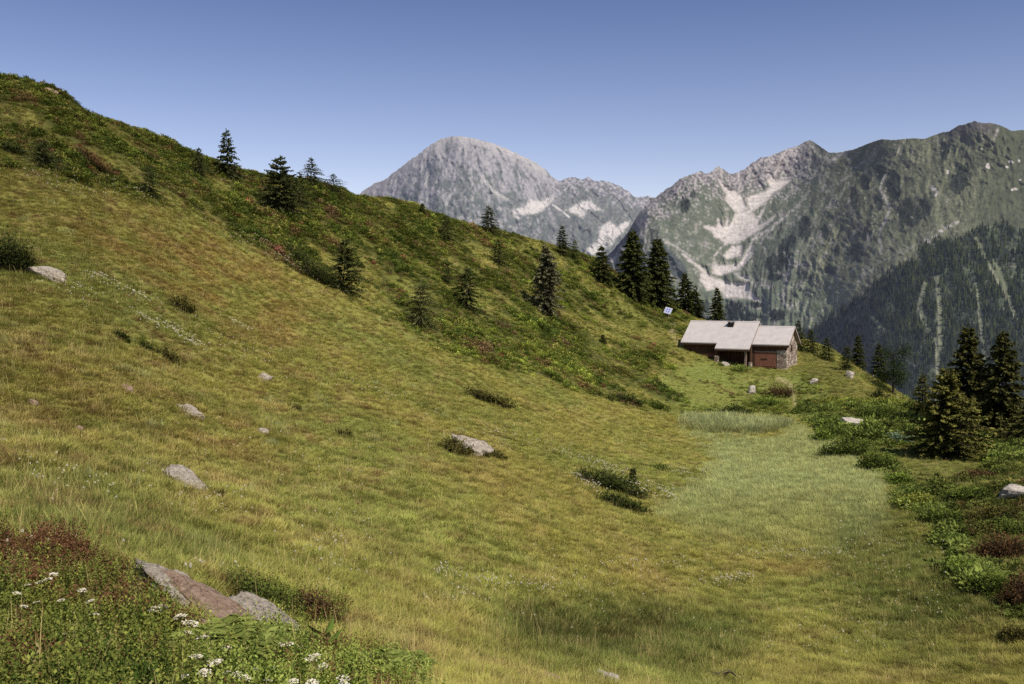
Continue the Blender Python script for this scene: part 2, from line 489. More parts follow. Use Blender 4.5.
# -- middle bowl, right massif and the forested spur
CB = """650 198 4500|680 179 4400|716 166 4600|735 173 4700|770 156 4800|810 140 4900|845 152 4200|882 139 3500|940 133 3150|975 121 2950|1024 130 2850|1200 128 2800|1350 150 2800
560 300 4300|609 254 4250|640 212 4200|660 235 3700|690 215 4050|690 260 3450|740 210 4350|725 240 3950|735 265 3600|730 300 3250|765 200 4450|790 180 4700
660 300 3300|720 330 3000|600 360 3400|800 210 3850|790 250 3300|770 290 3100|850 200 3250|850 250 2850|900 180 3000|900 230 2600|830 300 2700|960 190 2650|1024 190 2550|1200 190 2400
1024 232 2250|960 240 2250|900 275 2230|850 305 2400|1200 230 2100|1024 330 1700|950 340 1750|880 350 1900|820 340 2450|760 330 2900
1024 480 1200|900 480 1300|760 480 2000|600 480 2600|1200 480 1100|1350 330 1600"""
_cb = np.array([[float(v) for v in t.split()] for t in CB.replace('\n', '|').split('|')])
_dB = tps_fit(_cb[:, :2] / 100, np.log(_cb[:, 2]), 1e-3)
depthB = lambda px, py: np.exp(_dB(px / 100, py / 100))
FOREST_D = [(925, 245), (918, 262), (901, 267), (878, 281), (866, 295), (846, 306), (815, 327), (790, 345), (790, 480), (1400, 520), (1400, 215), (1100, 222), (1024, 229), (1004, 224), (985, 224), (972, 234), (957, 241), (934, 240)]
DARK_C = [(854, 198, 4, 12), (865, 182, 5, 8), (878, 201, 4, 11), (894, 187, 7, 17, -4), (909, 213, 12, 15), (925, 207, 6, 11), (944, 151, 4, 9), (856, 253, 8, 9), (866, 234, 4, 6), (830, 270, 6, 5), (804, 232, 6, 7), (825, 232, 4, 7), (790, 241, 6, 6), (784, 255, 6, 15), (837, 251, 2.5, 6), (774, 264, 8, 9), (805, 226, 6, 10), (775, 277, 7, 4), (960, 180, 9, 14, 30), (880, 172, 5, 8),
          (685, 205, 5, 7), (693, 194, 3, 4), (735, 310, 9, 8), (748, 317, 11, 4), (777, 315, 8, 5), (757, 305, 6, 3), (725, 318, 10, 6), (700, 308, 10, 7), (690, 322, 30, 7)]
CLIFF_B = [(645, 207), (649, 216), (646, 227), (634, 235), (624, 245), (612, 258), (600, 270), (596, 264), (609, 252), (624, 235), (636, 215)]
SCREE_B = [
    [(713, 171), (718, 177), (724, 184), (731, 191), (727, 195), (719, 182)],
    [(727, 192), (724, 199), (731, 207), (740, 215), (749, 209), (742, 197), (734, 190)],
    [(746, 197), (759, 194), (772, 188), (768, 180), (771, 175), (777, 181), (781, 180), (791, 180), (776, 192), (765, 202), (752, 213), (748, 205)],
    [(736, 213), (752, 209), (757, 219), (764, 208), (767, 203), (762, 216), (757, 226), (768, 220), (776, 215), (768, 224), (756, 233), (744, 240), (735, 243), (725, 243), (716, 237), (709, 230), (704, 226), (717, 227), (718, 219), (723, 226), (728, 217), (730, 225)],
    [(733, 246), (742, 246), (742, 256), (727, 259), (724, 255)],
    [(752, 242), (753, 254), (740, 270), (719, 275), (712, 274), (714, 260), (719, 265), (740, 264), (746, 252)],
    [(711, 277), (733, 283), (748, 283), (754, 297), (764, 303), (744, 298), (727, 298), (718, 289), (704, 280)],
    [(738, 275), (750, 277), (750, 281), (738, 278)],
    [(683, 254), (690, 258), (702, 268), (712, 276), (708, 279), (698, 268), (688, 260)],
    [(700, 272), (712, 276), (716, 290), (708, 290), (700, 282)]]
LINES_B = [([(729, 240), (721, 248), (714, 257), (712, 272)], 1.5, 1), ([(799, 205), (781, 220), (765, 232), (752, 240)], 2.2, .9), ([(772, 229), (764, 237), (761, 243)], 1.6, .8),
    ([(885, 175), (880, 189), (885, 198), (890, 208), (885, 222), (879, 232), (880, 244), (881, 253)], 2.0, .8), ([(913, 246), (895, 255), (878, 263), (859, 280), (843, 293), (826, 308), (812, 321)], 1.0, .4),
    ([(913, 246), (906, 251), (901, 256)], 1.8, .5), ([(958, 222), (950, 226), (940, 231)], 2.2, .8), ([(941, 234), (934, 237), (925, 240)], 2.0, .6), ([(848, 176), (842, 181)], 1.8, .8), ([(663, 240), (675, 246), (690, 256)], 1.6, .7),
    ([(785, 252), (790, 262), (788, 276)], 2.6, .6), ([(820, 232), (822, 243)], 3.0, .55), ([(833, 190), (830, 205)], 1.4, .5), ([(900, 145), (898, 152)], 1.5, .5), ([(998, 129), (994, 139)], 2, .7), ([(855, 145), (843, 153), (830, 162)], 3, .8),
    ([(868, 233), (868, 247)], 2.0, .6), ([(784, 152), (778, 166), (774, 178)], 2.4, .6), ([(739, 173), (740, 186), (737, 196)], 2.2, .7), ([(930, 185), (937, 192)], 2.4, .6)]
SPOTS_B = [(988, 166, 2.2, 2.6), (1011, 162, 2.4, 1.6), (1019, 161, 1.2, 1.2), (1007, 167, 1.5, 1.2), (1016, 189, 2.2, 1.3), (1012, 190, 1.4, 1.2), (934, 189, 2.6, 1.6), (936, 195, 1.4, 1.8), (1020, 180, 1, 1), (948, 172, 1.2, 2), (942, 231, 1.6, 1.4), (929, 242, 2, 1.2)]
GULLY_D = [([(925, 283), (919, 309), (927, 330), (937, 344), (938, 372), (938, 420)], 4.0), ([(936, 278), (939, 300), (940, 330), (940, 350)], 5.0), ([(976, 239), (986, 260), (995, 274), (1009, 302), (1018, 323)], 3.2), ([(976, 284), (979, 312), (982, 337), (985, 368)], 3.0), ([(872, 318), (884, 330)], 4), ([(994, 262), (1002, 280), (1008, 300)], 4), ([(890, 300), (893, 310)], 3)]
def flowB(px, py):
    k = .55 * sstep(960, 860, px) * sstep(740, 830, px) - .5 * sstep(760, 690, px)
    return px + k * (py - 200)
def relB(px, py, below):
    u = flowB(px, py)
    w = fbm(px / 34, py / 34, 3, 301) * 10
    r = ridged((u + w) / 34, py / 130, 4, 305)
    r2 = ridged((px + w) / 13, (py - .4 * px) / 17, 4, 311)
    f = sstep(0, 12, below)
    sc = sstep(3, -3, np.minimum.reduce([sdpoly(px, py, p) for p in SCREE_B]))
    cc = sstep(800, 860, px)
    r3 = fbm(px / 5.5, py / 5.5, 3, 315)
    return (-.018 * r * (1 - .7 * sc) * (1 - .65 * cc) - .0055 * r2 * (1 - .85 * sc) + .003 * r3 * (1 - .85 * sc)) * (.3 + .7 * f)
def forestD(px, py):
    n = fbm(px / 14, py / 22, 4, 321); n3 = fbm(px / 3.5, py / 4.5, 3, 325)
    f = sstep(4, -4, sdpoly(px, py, FOREST_D) + 6 * n)
    g = np.zeros(px.shape)
    for ln, w in GULLY_D: g = np.maximum(g, sstep(w, w * .3, dline(px, py, ln) + 2.2 * n3))
    rightpart = sstep(930, 970, px) * sstep(330, 280, py)
    op = sstep(.16, .42, n + .5 * n3 + .12 * rightpart)
    return f * (1 - g) * (1 - .85 * op), f, g
def darkC(px, py):
    n3 = fbm(px / 3.5, py / 5, 3, 331)
    d = sstep(.35, .75, ell(px, py, DARK_C) + .5 * n3)
    d = np.maximum(d, .4 * sstep(.28, .42, fbm(flowB(px, py) / 7, py / 16, 4, 335) + .2 * n3) * sstep(742, 775, px) * sstep(158, 200, py) * sstep(1010, 940, px))
    return d
def colB(px, py, below):
    n = fbm(px / 10, py / 10, 4, 341); n3 = fbm(px / 2.6, py / 2.6, 3, 345); u = flowB(px, py)
    st = fbm(u / 6, py / 24, 4, 351)
    bowl = sstep(870, 820, px - .35 * (200 - py)) * sstep(840, 790, px + .0 * py)
    rockf_b = sstep(-.05, .3, .36 - below / 70 + .5 * n + .5 * n3 + .3 * sstep(720, 780, px))
    rockf_b = np.maximum(rockf_b, .7 * sstep(.1, .4, n + .5 * n3 + .1 * sstep(690, 650, px)))
    rockf_c = sstep(.26, .5, .5 * st + .65 * n3 + .15 * n + .15 * sstep(930, 850, px)) * .75
    rockf_c = np.maximum(rockf_c, sstep(12, 2, below + 12 * n) * sstep(975, 955, np.abs(px - 965) + 940) * .8)
    farr = sstep(975, 1000, px + .3 * (py - 160))
    rockf_c = rockf_c * (1 - .9 * farr)
    rockf = lerp(rockf_c[..., None], rockf_b[..., None], bowl)[..., 0]
    rock = lerp(lin(100, 93, 98), lin(162, 152, 150), sstep(-.4, .4, n3 + .5 * st))
    rock = lerp(rock, lin(96, 90, 92), (1 - bowl) * sstep(-.1, .4, -n3) * .8)
    gb = lerp(lin(84, 94, 80), lin(106, 114, 90), sstep(-.3, .3, n + n3 * .5))
    gc_ = lerp(lin(82, 86, 58), lin(110, 112, 76), sstep(-.35, .35, st + .5 * n3 + .3 * sstep(180, 280, py) - .25 * sstep(960, 1010, px)))
    gc_ = lerp(gc_, lin(98, 114, 70), sstep(268, 300, py) * sstep(880, 820, px) * .7)
    g = lerp(gc_, gb, bowl * .75)
    g = lerp(g, lin(74, 80, 52), farr * .6)
    c = lerp(g, rock, rockf)
    c = lerp(c, lin(84, 78, 74), sstep(16, 4, below + 10 * n) * sstep(34, 20, np.abs(px - 968)) * .8)
    dk = darkC(px, py)
    c = lerp(c, lin(42, 50, 42), dk * .85)
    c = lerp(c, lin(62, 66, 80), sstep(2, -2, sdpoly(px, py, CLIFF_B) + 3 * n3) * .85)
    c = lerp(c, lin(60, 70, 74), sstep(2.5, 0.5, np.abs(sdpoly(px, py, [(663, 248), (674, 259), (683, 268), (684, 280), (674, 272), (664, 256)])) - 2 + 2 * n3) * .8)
    sm = np.zeros(px.shape); wob = 2.6 * n + 2.6 * n3
    for p in SCREE_B: sm = np.maximum(sm, sstep(1.4, -1.4, sdpoly(px, py, p) + wob))
    brk = sstep(-.35, .3, fbm(px / 4, py / 4, 3, 363))
    for ln, w, k in LINES_B: sm = np.maximum(sm, k * (.25 + .75 * brk) * sstep(w, w * .3, dline(px, py, ln) + 1.6 * n3 + .8 * n))
    isl = sstep(.25, .4, fbm(px / 6, py / 6, 3, 361)) * sstep(232, 240, py + 4 * n) * sstep(262, 240, py)
    sm *= 1 - .8 * isl
    sm = np.maximum(sm, sstep(.45, .7, ell(px, py, SPOTS_B) + .4 * n3))
    c = lerp(c, lin(112, 118, 76), .3 * sstep(.15, .5, fbm(px / 4, py / 7, 3, 367) + .2 * st) * (1 - bowl) * (1 - farr) * (1 - dk))
    sp = sstep(.5, .62, fbm(px / 2.2, py / 2.4, 2, 365) + .25 * n) * sstep(770, 790, px) * (1 - farr) * .55
    sm = np.maximum(sm, sp)
    scol = lerp(lin(176, 164, 158), lin(196, 184, 178), sstep(-.3, .3, n3))
    c = lerp(c, scol, sm)
    f, fm, g = forestD(px, py)
    under = lerp(lin(66, 80, 50), lin(90, 98, 60), sstep(-.2, .4, n3 + n))
    under = lerp(under, lin(150, 138, 130), sstep(.38, .55, n3 + .4 * n))
    under = lerp(under, lin(112, 118, 76), g * .8)
    for ln, w in GULLY_D[:4]: under = lerp(under, lin(150, 144, 116), .6 * sstep(1.3, .3, dline(px + 1.0, py, ln) + 1.2 * n3) * .85)
    c = lerp(c, under, fm)
    c = lerp(c, lin(40, 46, 38), f * .85)
    c = c * 1.08
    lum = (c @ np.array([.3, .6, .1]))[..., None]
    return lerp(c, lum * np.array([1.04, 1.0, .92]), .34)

def conifer_proto(name, h, r, seed, mat):
    g = np.random.default_rng(seed); V = []; F = []
    nl = 7
    for k in range(nl):
        z1 = h * (.08 + .86 * k / nl); z2 = z1 + h * (.30 - .02 * k); rr = r * (1 - k / nl) ** .85 + .04 * r
        m = 9; b = len(V)
        V.append((0, 0, min(z2, h)))
        for j in range(m):
            a = 2 * math.pi * j / m + g.uniform(-.2, .2); q = rr * (g.uniform(.55, 1.12))
            V.append((q * math.cos(a), q * math.sin(a), z1 - g.uniform(0, .05) * h))
        for j in range(m): F.append((b, b + 1 + j, b + 1 + (j + 1) % m))
    me = npmesh(name, np.array(V), np.array(F), False, [mat])
    return bpy.data.objects.new(name, me)

def build_mountains():
    jagA = lambda x: 1.5 * fbm(x / 7, x * 0 + 3.3, 4, 251) + 1.0 * fbm(x / 2.3, x * 0 + 5, 2, 255)
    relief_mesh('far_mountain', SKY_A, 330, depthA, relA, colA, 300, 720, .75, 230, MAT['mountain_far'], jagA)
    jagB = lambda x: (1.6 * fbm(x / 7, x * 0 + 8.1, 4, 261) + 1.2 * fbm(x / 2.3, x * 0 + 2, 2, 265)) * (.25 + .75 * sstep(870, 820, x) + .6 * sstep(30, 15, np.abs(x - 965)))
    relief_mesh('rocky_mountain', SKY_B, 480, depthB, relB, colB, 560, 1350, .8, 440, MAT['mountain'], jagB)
    # forest on the spur: trees as one far-off wood
    prot = bpy.data.collections.new('wood_kinds')
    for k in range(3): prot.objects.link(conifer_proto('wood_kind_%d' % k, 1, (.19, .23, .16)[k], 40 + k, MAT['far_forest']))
    g = np.random.default_rng(5)
    N = 60000
    px = g.uniform(780, 1330, N); py = g.uniform(222, 430, N)
    f, fm, gg = forestD(px, py)
    pr = f * .45 * np.where(px > 1060, .25, 1)
    pr = pr * (.45 + 1.0 * sstep(-.2, .3, fbm(px / 9, py / 12, 3, 401)))
    k = g.random(N) < pr
    X, Y = px[k], py[k]
    N2 = 26000
    px = g.uniform(640, 1060, N2); py = g.uniform(150, 325, N2)
    dk = darkC(px, py) * sstep(752, 770, px + .1 * py) + sstep(.4, .8, ell(px, py, DARK_C[20:]))
    below = py - seg_interp(SKY_B, px)
    k2 = (g.random(N2) < dk * .30) & (below > 14) & (forestD(px, py)[1] < .4)
    X = np.concatenate([X, px[k2]]); Y = np.concatenate([Y, py[k2]])
    sky = seg_interp(SKY_B, X)
    d = depthB(X, Y) * (1 + relB(X, Y, Y - sky))
    P = unproj(X, Y, d)
    hpx = g.uniform(4.5, 8.5, len(X)) * np.where(Y > 250, 1.1, .8)
    far = np.arange(len(X)) >= k.sum(); hpx[far] *= .62
    hh = hpx * d / FPX
    tint = lerp(lin(40, 48, 36), lin(84, 92, 54), np.clip(g.random(len(X)) ** 2 * .8 + .6 * fbm(X / 14, Y / 14, 3, 405), 0, 1))
    tint = lerp(tint, lin(46, 50, 50), sstep(930, 860, X) * .8)
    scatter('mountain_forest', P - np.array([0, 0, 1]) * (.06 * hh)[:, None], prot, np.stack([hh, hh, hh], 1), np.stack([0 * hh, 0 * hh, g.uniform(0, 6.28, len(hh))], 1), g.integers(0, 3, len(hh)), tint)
    tag(bpy.data.objects['mountain_forest'], kind='stuff', label='dark conifer forest covering the lower slopes of the right mountain', cat='forest')

def scatter(name, P, coll, scl, rot, idx, tint):
    me = bpy.data.meshes.new(name)
    n = len(P)
    me.vertices.add(n); me.vertices.foreach_set('co', np.asarray(P, np.float32).ravel())
    for nm, arr in (('scl', scl), ('rot', rot)):
        a = me.attributes.new(nm, 'FLOAT_VECTOR', 'POINT'); a.data.foreach_set('vector', np.asarray(arr, np.float32).ravel())
    a = me.attributes.new('idx', 'INT', 'POINT'); a.data.foreach_set('value', np.asarray(idx, np.int32))
    setcol(me, 'tint', np.clip(tint, 0, 1))
    o = mob(name, me)
    t = bpy.data.node_groups.new(name + '_nodes', 'GeometryNodeTree')
    t.interface.new_socket('Geometry', in_out='INPUT', socket_type='NodeSocketGeometry')
    t.interface.new_socket('Geometry', in_out='OUTPUT', socket_type='NodeSocketGeometry')
    N = t.nodes.new; L = t.links.new
    gi = N('NodeGroupInput'); go = N('NodeGroupOutput')
    ci = N('GeometryNodeCollectionInfo'); ci.inputs['Collection'].default_value = coll
    ci.inputs['Separate Children'].default_value = True; ci.inputs['Reset Children'].default_value = True
    ip = N('GeometryNodeInstanceOnPoints'); ip.inputs['Pick Instance'].default_value = True
    def na(nm, typ):
        q = N('GeometryNodeInputNamedAttribute'); q.data_type = typ; q.inputs[0].default_value = nm; return q.outputs[0]
    L(gi.outputs[0], ip.inputs['Points']); L(ci.outputs[0], ip.inputs['Instance'])
    L(na('idx', 'INT'), ip.inputs['Instance Index'])
    e2r = N('FunctionNodeEulerToRotation'); L(na('rot', 'FLOAT_VECTOR'), e2r.inputs[0]); L(e2r.outputs[0], ip.inputs['Rotation'])
    L(na('scl', 'FLOAT_VECTOR'), ip.inputs['Scale']); L(ip.outputs[0], go.inputs[0])
    md = o.modifiers.new('scatter', 'NODES'); md.node_group = t
    return o
MAT = {}
def make_materials():
    t = NT('ground_soil_and_grass'); a = t.attr('tint').outputs['Color']
    n = t.noise(9, 6, .7, t.pos()); n2 = t.noise(60, 3, .6, t.pos())
    c = t.mix(1, a, t.ramp(n, [(.25, .45), (.75, 1.15)]), 'MULTIPLY')
    MAT['ground'] = t.done(t.bsdf(c, .95, t.bump(t.math('ADD', n, t.math('MULTIPLY', n2, .4)), .6, .12), .05))
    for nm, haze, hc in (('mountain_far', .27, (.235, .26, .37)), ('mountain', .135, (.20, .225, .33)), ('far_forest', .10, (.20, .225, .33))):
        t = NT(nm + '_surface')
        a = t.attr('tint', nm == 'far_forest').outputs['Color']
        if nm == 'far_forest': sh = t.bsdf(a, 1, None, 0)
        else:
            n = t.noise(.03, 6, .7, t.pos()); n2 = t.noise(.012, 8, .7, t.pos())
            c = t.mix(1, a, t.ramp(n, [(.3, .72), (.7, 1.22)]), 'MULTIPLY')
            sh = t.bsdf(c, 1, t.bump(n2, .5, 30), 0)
        em = t.n('ShaderNodeEmission', i={0: hc + (1,), 1: 1.0})  # aerial haze painted in: an even bluish glow mixed into the surface
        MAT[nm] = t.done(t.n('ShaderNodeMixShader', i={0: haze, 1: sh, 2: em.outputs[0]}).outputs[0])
    # instanced leaves and blades: tint comes with each instance, blade height in 'h'
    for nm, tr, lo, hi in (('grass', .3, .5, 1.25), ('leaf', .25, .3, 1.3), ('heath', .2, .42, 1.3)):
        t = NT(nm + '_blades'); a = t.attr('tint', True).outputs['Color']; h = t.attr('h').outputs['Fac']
        c = t.mix(1, a, t.ramp(h, [(0, lo), (1, hi)]), 'MULTIPLY')  # bases darkened, tips brightened: shade within the clump put into the colour
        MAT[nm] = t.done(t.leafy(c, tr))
    t = NT('plant_leaf'); a = t.attr('tint').outputs['Color']
    MAT['plant'] = t.done(t.leafy(a, .28))
    t = NT('needle'); a = t.attr('tint').outputs['Color']
    MAT['needle'] = t.done(t.leafy(a, .12))
    t = NT('bark'); n = t.noise(14, 6, .7, t.obj())
    MAT['bark'] = t.done(t.bsdf(t.ramp(n, [(.3, lin(52, 44, 38)), (.7, lin(104, 92, 82))]), .95, t.bump(n, .6, .05), .1))
    t = NT('white_petal'); MAT['petal'] = t.done(t.leafy(lin(228, 218, 196), .25))
    for nm, A, B, Cc in (('rock', (146, 134, 120), (204, 190, 172), (92, 80, 70)), ('rock_pale', (176, 164, 150), (218, 206, 192), (128, 114, 102)), ('rock_brown', (144, 116, 96), (186, 160, 138), (84, 64, 54))):
        t = NT(nm + '_surface'); o = t.obj()
        n = t.noise(9, 8, .75, o); n2 = t.noise(15, 5, .6, o); n3 = t.noise(3.4, 4, .6, o, 1.5)
        vo = t.n('ShaderNodeTexVoronoi', feature='DISTANCE_TO_EDGE', i={'Scale': 5.0}); t.t.links.new(t.n('ShaderNodeVectorMath', operation='ADD', i={0: o}).outputs[0], vo.inputs['Vector'])
        crack = t.ramp(vo.outputs['Distance'], [(0, .45), (.045, 1)])
        c = t.mix(t.ramp(n, [(.35, 0.0), (.65, 1.0)]), lin(*A), lin(*B))
        c = t.mix(t.ramp(n2, [(.54, 0.0), (.66, .6)]), c, lin(*Cc))
        c = t.mix(t.ramp(n3, [(.55, 0.0), (.75, .6)]), c, lin(112, 112, 84))
        c = t.mix(.6, c, crack, 'MULTIPLY')
        mp = t.n('ShaderNodeMapping', i={'Scale': (.5, .5, 4.0), 'Rotation': (.25, .1, 0)}); t.t.links.new(o, mp.inputs[0])
        st = t.ramp(t.noise(5, 5, .65, mp.outputs[0], .6), [(.34, .38), (.44, 1)])
        c = t.mix(.75, c, st, 'MULTIPLY')
        MAT[nm] = t.done(t.bsdf(c, .9, t.bump(t.math('ADD', n, t.math('MULTIPLY', n2, .5)), 1.0, .10), .1))
    # hut
    t = NT('roof_sheet'); o = t.obj()
    w = t.n('ShaderNodeTexWave', wave_type='BANDS', bands_direction='X', i={'Scale': 1.1, 'Distortion': .0}); t.t.links.new(o, w.inputs['Vector'])
    n = t.noise(1.6, 5, .6, o); n2 = t.noise(14, 4, .6, o)
    c = t.mix(t.ramp(n, [(.3, 0.0), (.7, 1.0)]), lin(176, 167, 162), lin(192, 183, 178))
    c = t.mix(t.ramp(n2, [(.5, 0.0), (.8, .35)]), c, lin(160, 146, 138))
    MAT['roof'] = t.done(t.bsdf(c, .9, t.bump(w.outputs['Fac'], .12, .02), .1))
    for nm, A, B in (('wood_dark', (62, 44, 34), (90, 66, 50)), ('wood_red', (112, 74, 60), (142, 96, 76)), ('wood_grey', (120, 100, 88), (160, 138, 122))):
        t = NT(nm + '_planks'); o = t.obj()
        mp = t.n('ShaderNodeMapping', i={'Scale': (1, 1, .12)}); t.t.links.new(o, mp.inputs[0])
        n = t.noise(11, 5, .65, mp.outputs[0])
        sx = t.n('ShaderNodeSeparateXYZ', i={0: o})
        s = t.math('FRACT', t.math('MULTIPLY', t.math('ADD', sx.outputs[0], sx.outputs[1]), 6.6))
        gap = t.ramp(s, [(.0, .35), (.07, 1), (.93, 1), (1, .35)])
        c = t.mix(t.ramp(n, [(.3, 0.0), (.7, 1.0)]), lin(*A), lin(*B))
        c = t.mix(1, c, gap, 'MULTIPLY')
        MAT[nm] = t.done(t.bsdf(c, .85, t.bump(t.math('MULTIPLY', gap, .5), .5, .02), .15))
    t = NT('rubble_stone'); o = t.obj()
    mp = t.n('ShaderNodeMapping', i={'Scale': (1, 1, 1.7)}); t.t.links.new(o, mp.inputs[0])
    vo = t.n('ShaderNodeTexVoronoi', feature='DISTANCE_TO_EDGE', i={'Scale': 2.6}); t.t.links.new(mp.outputs[0], vo.inputs['Vector'])
    vc = t.n('ShaderNodeTexVoronoi', i={'Scale': 2.6}); t.t.links.new(mp.outputs[0], vc.inputs['Vector'])
    sep = t.n('ShaderNodeSeparateColor', i={0: vc.outputs['Color']})
    n = t.noise(12, 5, .7, o)
    c = t.ramp(sep.outputs[0], [(0, lin(124, 106, 94)), (.5, lin(158, 138, 122)), (1, lin(206, 190, 172))])
    c = t.mix(t.ramp(n, [(.45, 0.0), (.75, .5)]), c, lin(104, 90, 80))
    gap = t.ramp(vo.outputs['Distance'], [(0.0, .28), (.07, 1)])
    c = t.mix(1, c, gap, 'MULTIPLY')
    MAT['stone'] = t.done(t.bsdf(c, .92, t.bump(t.math('ADD', gap, t.math('MULTIPLY', n, .4)), .9, .06), .15))
    for nm, col, ro, me in (('metal_dark', (52, 50, 52), .5, .6), ('metal_grey', (170, 170, 172), .45, .5), ('black', (20, 18, 17), .8, 0), ('panel_frame', (226, 226, 226), .4, .3)):
        t = NT(nm + '_finish'); n = t.noise(20, 3, .6, t.obj())
        MAT[nm] = t.done(t.bsdf(t.mix(t.ramp(n, [(.35, 0.0), (.7, .5)]), lin(*col), lin(*[v * .75 for v in col])), ro, None, .3, me))
    t = NT('solar_cells'); o = t.obj()
    br = t.n('ShaderNodeTexBrick', offset=0, i={'Scale': 1, 'Mortar Size': .02, 'Brick Width': .27, 'Row Height': .27, 'Color1': tuple(lin(112, 118, 170)) + (1,), 'Color2': tuple(lin(128, 130, 180)) + (1,), 'Mortar': tuple(lin(225, 225, 235)) + (1,)})
    t.t.links.new(o, br.inputs['Vector'])
    MAT['solar'] = t.done(t.bsdf(br.outputs['Color'], .25, None, .5))
    t = NT('window_glass'); MAT['glass'] = t.done(t.bsdf(lin(34, 36, 40), .08, None, .6))

def world_and_sun():
    SUN_AZ, SUN_EL = R(48), R(52)          # azimuth measured from +x towards -y (right and behind the camera)
    v = (math.cos(SUN_EL) * math.cos(SUN_AZ), -math.cos(SUN_EL) * math.sin(SUN_AZ), math.sin(SUN_EL))
    L = bpy.data.lights.new('sun', 'SUN'); L.energy = 5.0; L.angle = R(.55); L.color = (1, .94, .84)
    o = bpy.data.objects.new('sun', L); link(o)
    from mathutils import Vector
    o.rotation_euler = Vector(v).to_track_quat('Z', 'Y').to_euler()
    w = bpy.data.worlds.new('World'); SC.world = w; w.use_nodes = True
    t = w.node_tree; t.nodes.clear(); N = t.nodes.new
    sk = N('ShaderNodeTexSky'); sk.sky_type = 'NISHITA'; sk.sun_disc = False
    sk.sun_elevation = SUN_EL; sk.sun_rotation = math.atan2(v[0], v[1])
    sk.altitude = 1900; sk.air_density = 1.0; sk.dust_density = .6; sk.ozone_density = 1.0
    bg = N('ShaderNodeBackground'); out = N('ShaderNodeOutputWorld')
    gm = N('ShaderNodeGamma'); gm.inputs[1].default_value = 1.0
    mx = N('ShaderNodeMix'); mx.data_type = 'RGBA'; mx.blend_type = 'MULTIPLY'; mx.inputs[0].default_value = 1
    mx.inputs[7].default_value = (1, 1, 1, 1)
    tc = N('ShaderNodeTexCoord'); sx = N('ShaderNodeSeparateXYZ'); t.links.new(tc.outputs['Generated'], sx.inputs[0])
    cr = N('ShaderNodeValToRGB'); t.links.new(sx.outputs[2], cr.inputs[0]); e = cr.color_ramp.elements
    e[0].position = .08; e[0].color = (1.36, 1.10, 1.10, 1); e[1].position = .30; e[1].color = (.66, .65, .82, 1)
    q = e.new(.6); q.color = (1, 1, 1, 1)
    t.links.new(cr.outputs[0], mx.inputs[7]); t.links.new(sk.outputs[0], gm.inputs[0]); t.links.new(gm.outputs[0], mx.inputs[6])
    t.links.new(mx.outputs[2], bg.inputs[0]); bg.inputs[1].default_value = .115
    t.links.new(bg.outputs[0], out.inputs[0])

def camera():
    c = bpy.data.cameras.new('camera'); c.sensor_width = 36; c.lens = FPX * 36 / 1024
    c.clip_start = .1; c.clip_end = 30000
    o = bpy.data.objects.new('camera', c); link(o); o.location = (0, 0, CAMZ)
    o.rotation_euler = (math.pi / 2 - PITCH, 0, 0); SC.camera = o
    SC.view_settings.view_transform = 'Standard'; SC.view_settings.look = 'None'
    SC.view_settings.exposure = 0; SC.view_settings.gamma = 1
    SC.render.engine = 'CYCLES'; SC.cycles.max_bounces = 6; SC.cycles.diffuse_bounces = 3; SC.cycles.use_denoising = False
    SC.render.resolution_x, SC.render.resolution_y = 1024, 684
# ------------------------------------------------------------------ trees
UP = np.array([0, 0, 1.0])
def cards(P, D, L, W, g, fold=.25, anyway=False):
    """leaf or needle sprays: kite-shaped quads starting at P, along D"""
    n = len(P); D = D / (np.linalg.norm(D, axis=1, keepdims=True) + 1e-9)
    rv = g.normal(size=(n, 3))
    if anyway: rv[:, 2] += .5
    else: rv[:, 2] = np.abs(rv[:, 2]) * 1.6 + .6
    S = np.cross(D, rv); S /= (np.linalg.norm(S, axis=1, keepdims=True) + 1e-9)
    Nn = np.cross(S, D)
    L = L[:, None]; W = W[:, None]
    a = P; b = P + D * L * .45 + S * W * .5 - Nn * W * fold; c = P + D * L; d = P + D * L * .45 - S * W * .5 - Nn * W * fold
    V = np.stack([a, b, c, d], 1).reshape(-1, 3)
    F = np.arange(4 * n).reshape(n, 4)
    return V, F

def tube(pts, rads, m=6):
    pts = np.array(pts, float); V = []; F = []
    for k, (p, r) in enumerate(zip(pts, rads)):
        t = pts[min(k + 1, len(pts) - 1)] - pts[max(k - 1, 0)]; t /= np.linalg.norm(t) + 1e-9
        a = np.cross(t, (0.3, 1, .1) if abs(t[2]) > .7 else UP); a /= np.linalg.norm(a); b = np.cross(t, a)
        for j in range(m):
            q = 2 * math.pi * j / m; V.append(p + r * (a * math.cos(q) + b * math.sin(q)))
    for k in range(len(pts) - 1):
        for j in range(m): F.append((k * m + j, k * m + (j + 1) % m, (k + 1) * m + (j + 1) % m, (k + 1) * m + j))
    return np.array(V), np.array(F)

def join(parts):
    V = []; F = []; o = 0
    for v, f in parts:
        V.append(v); F.append(np.asarray(f) + o); o += len(v)
    return np.concatenate(V), F

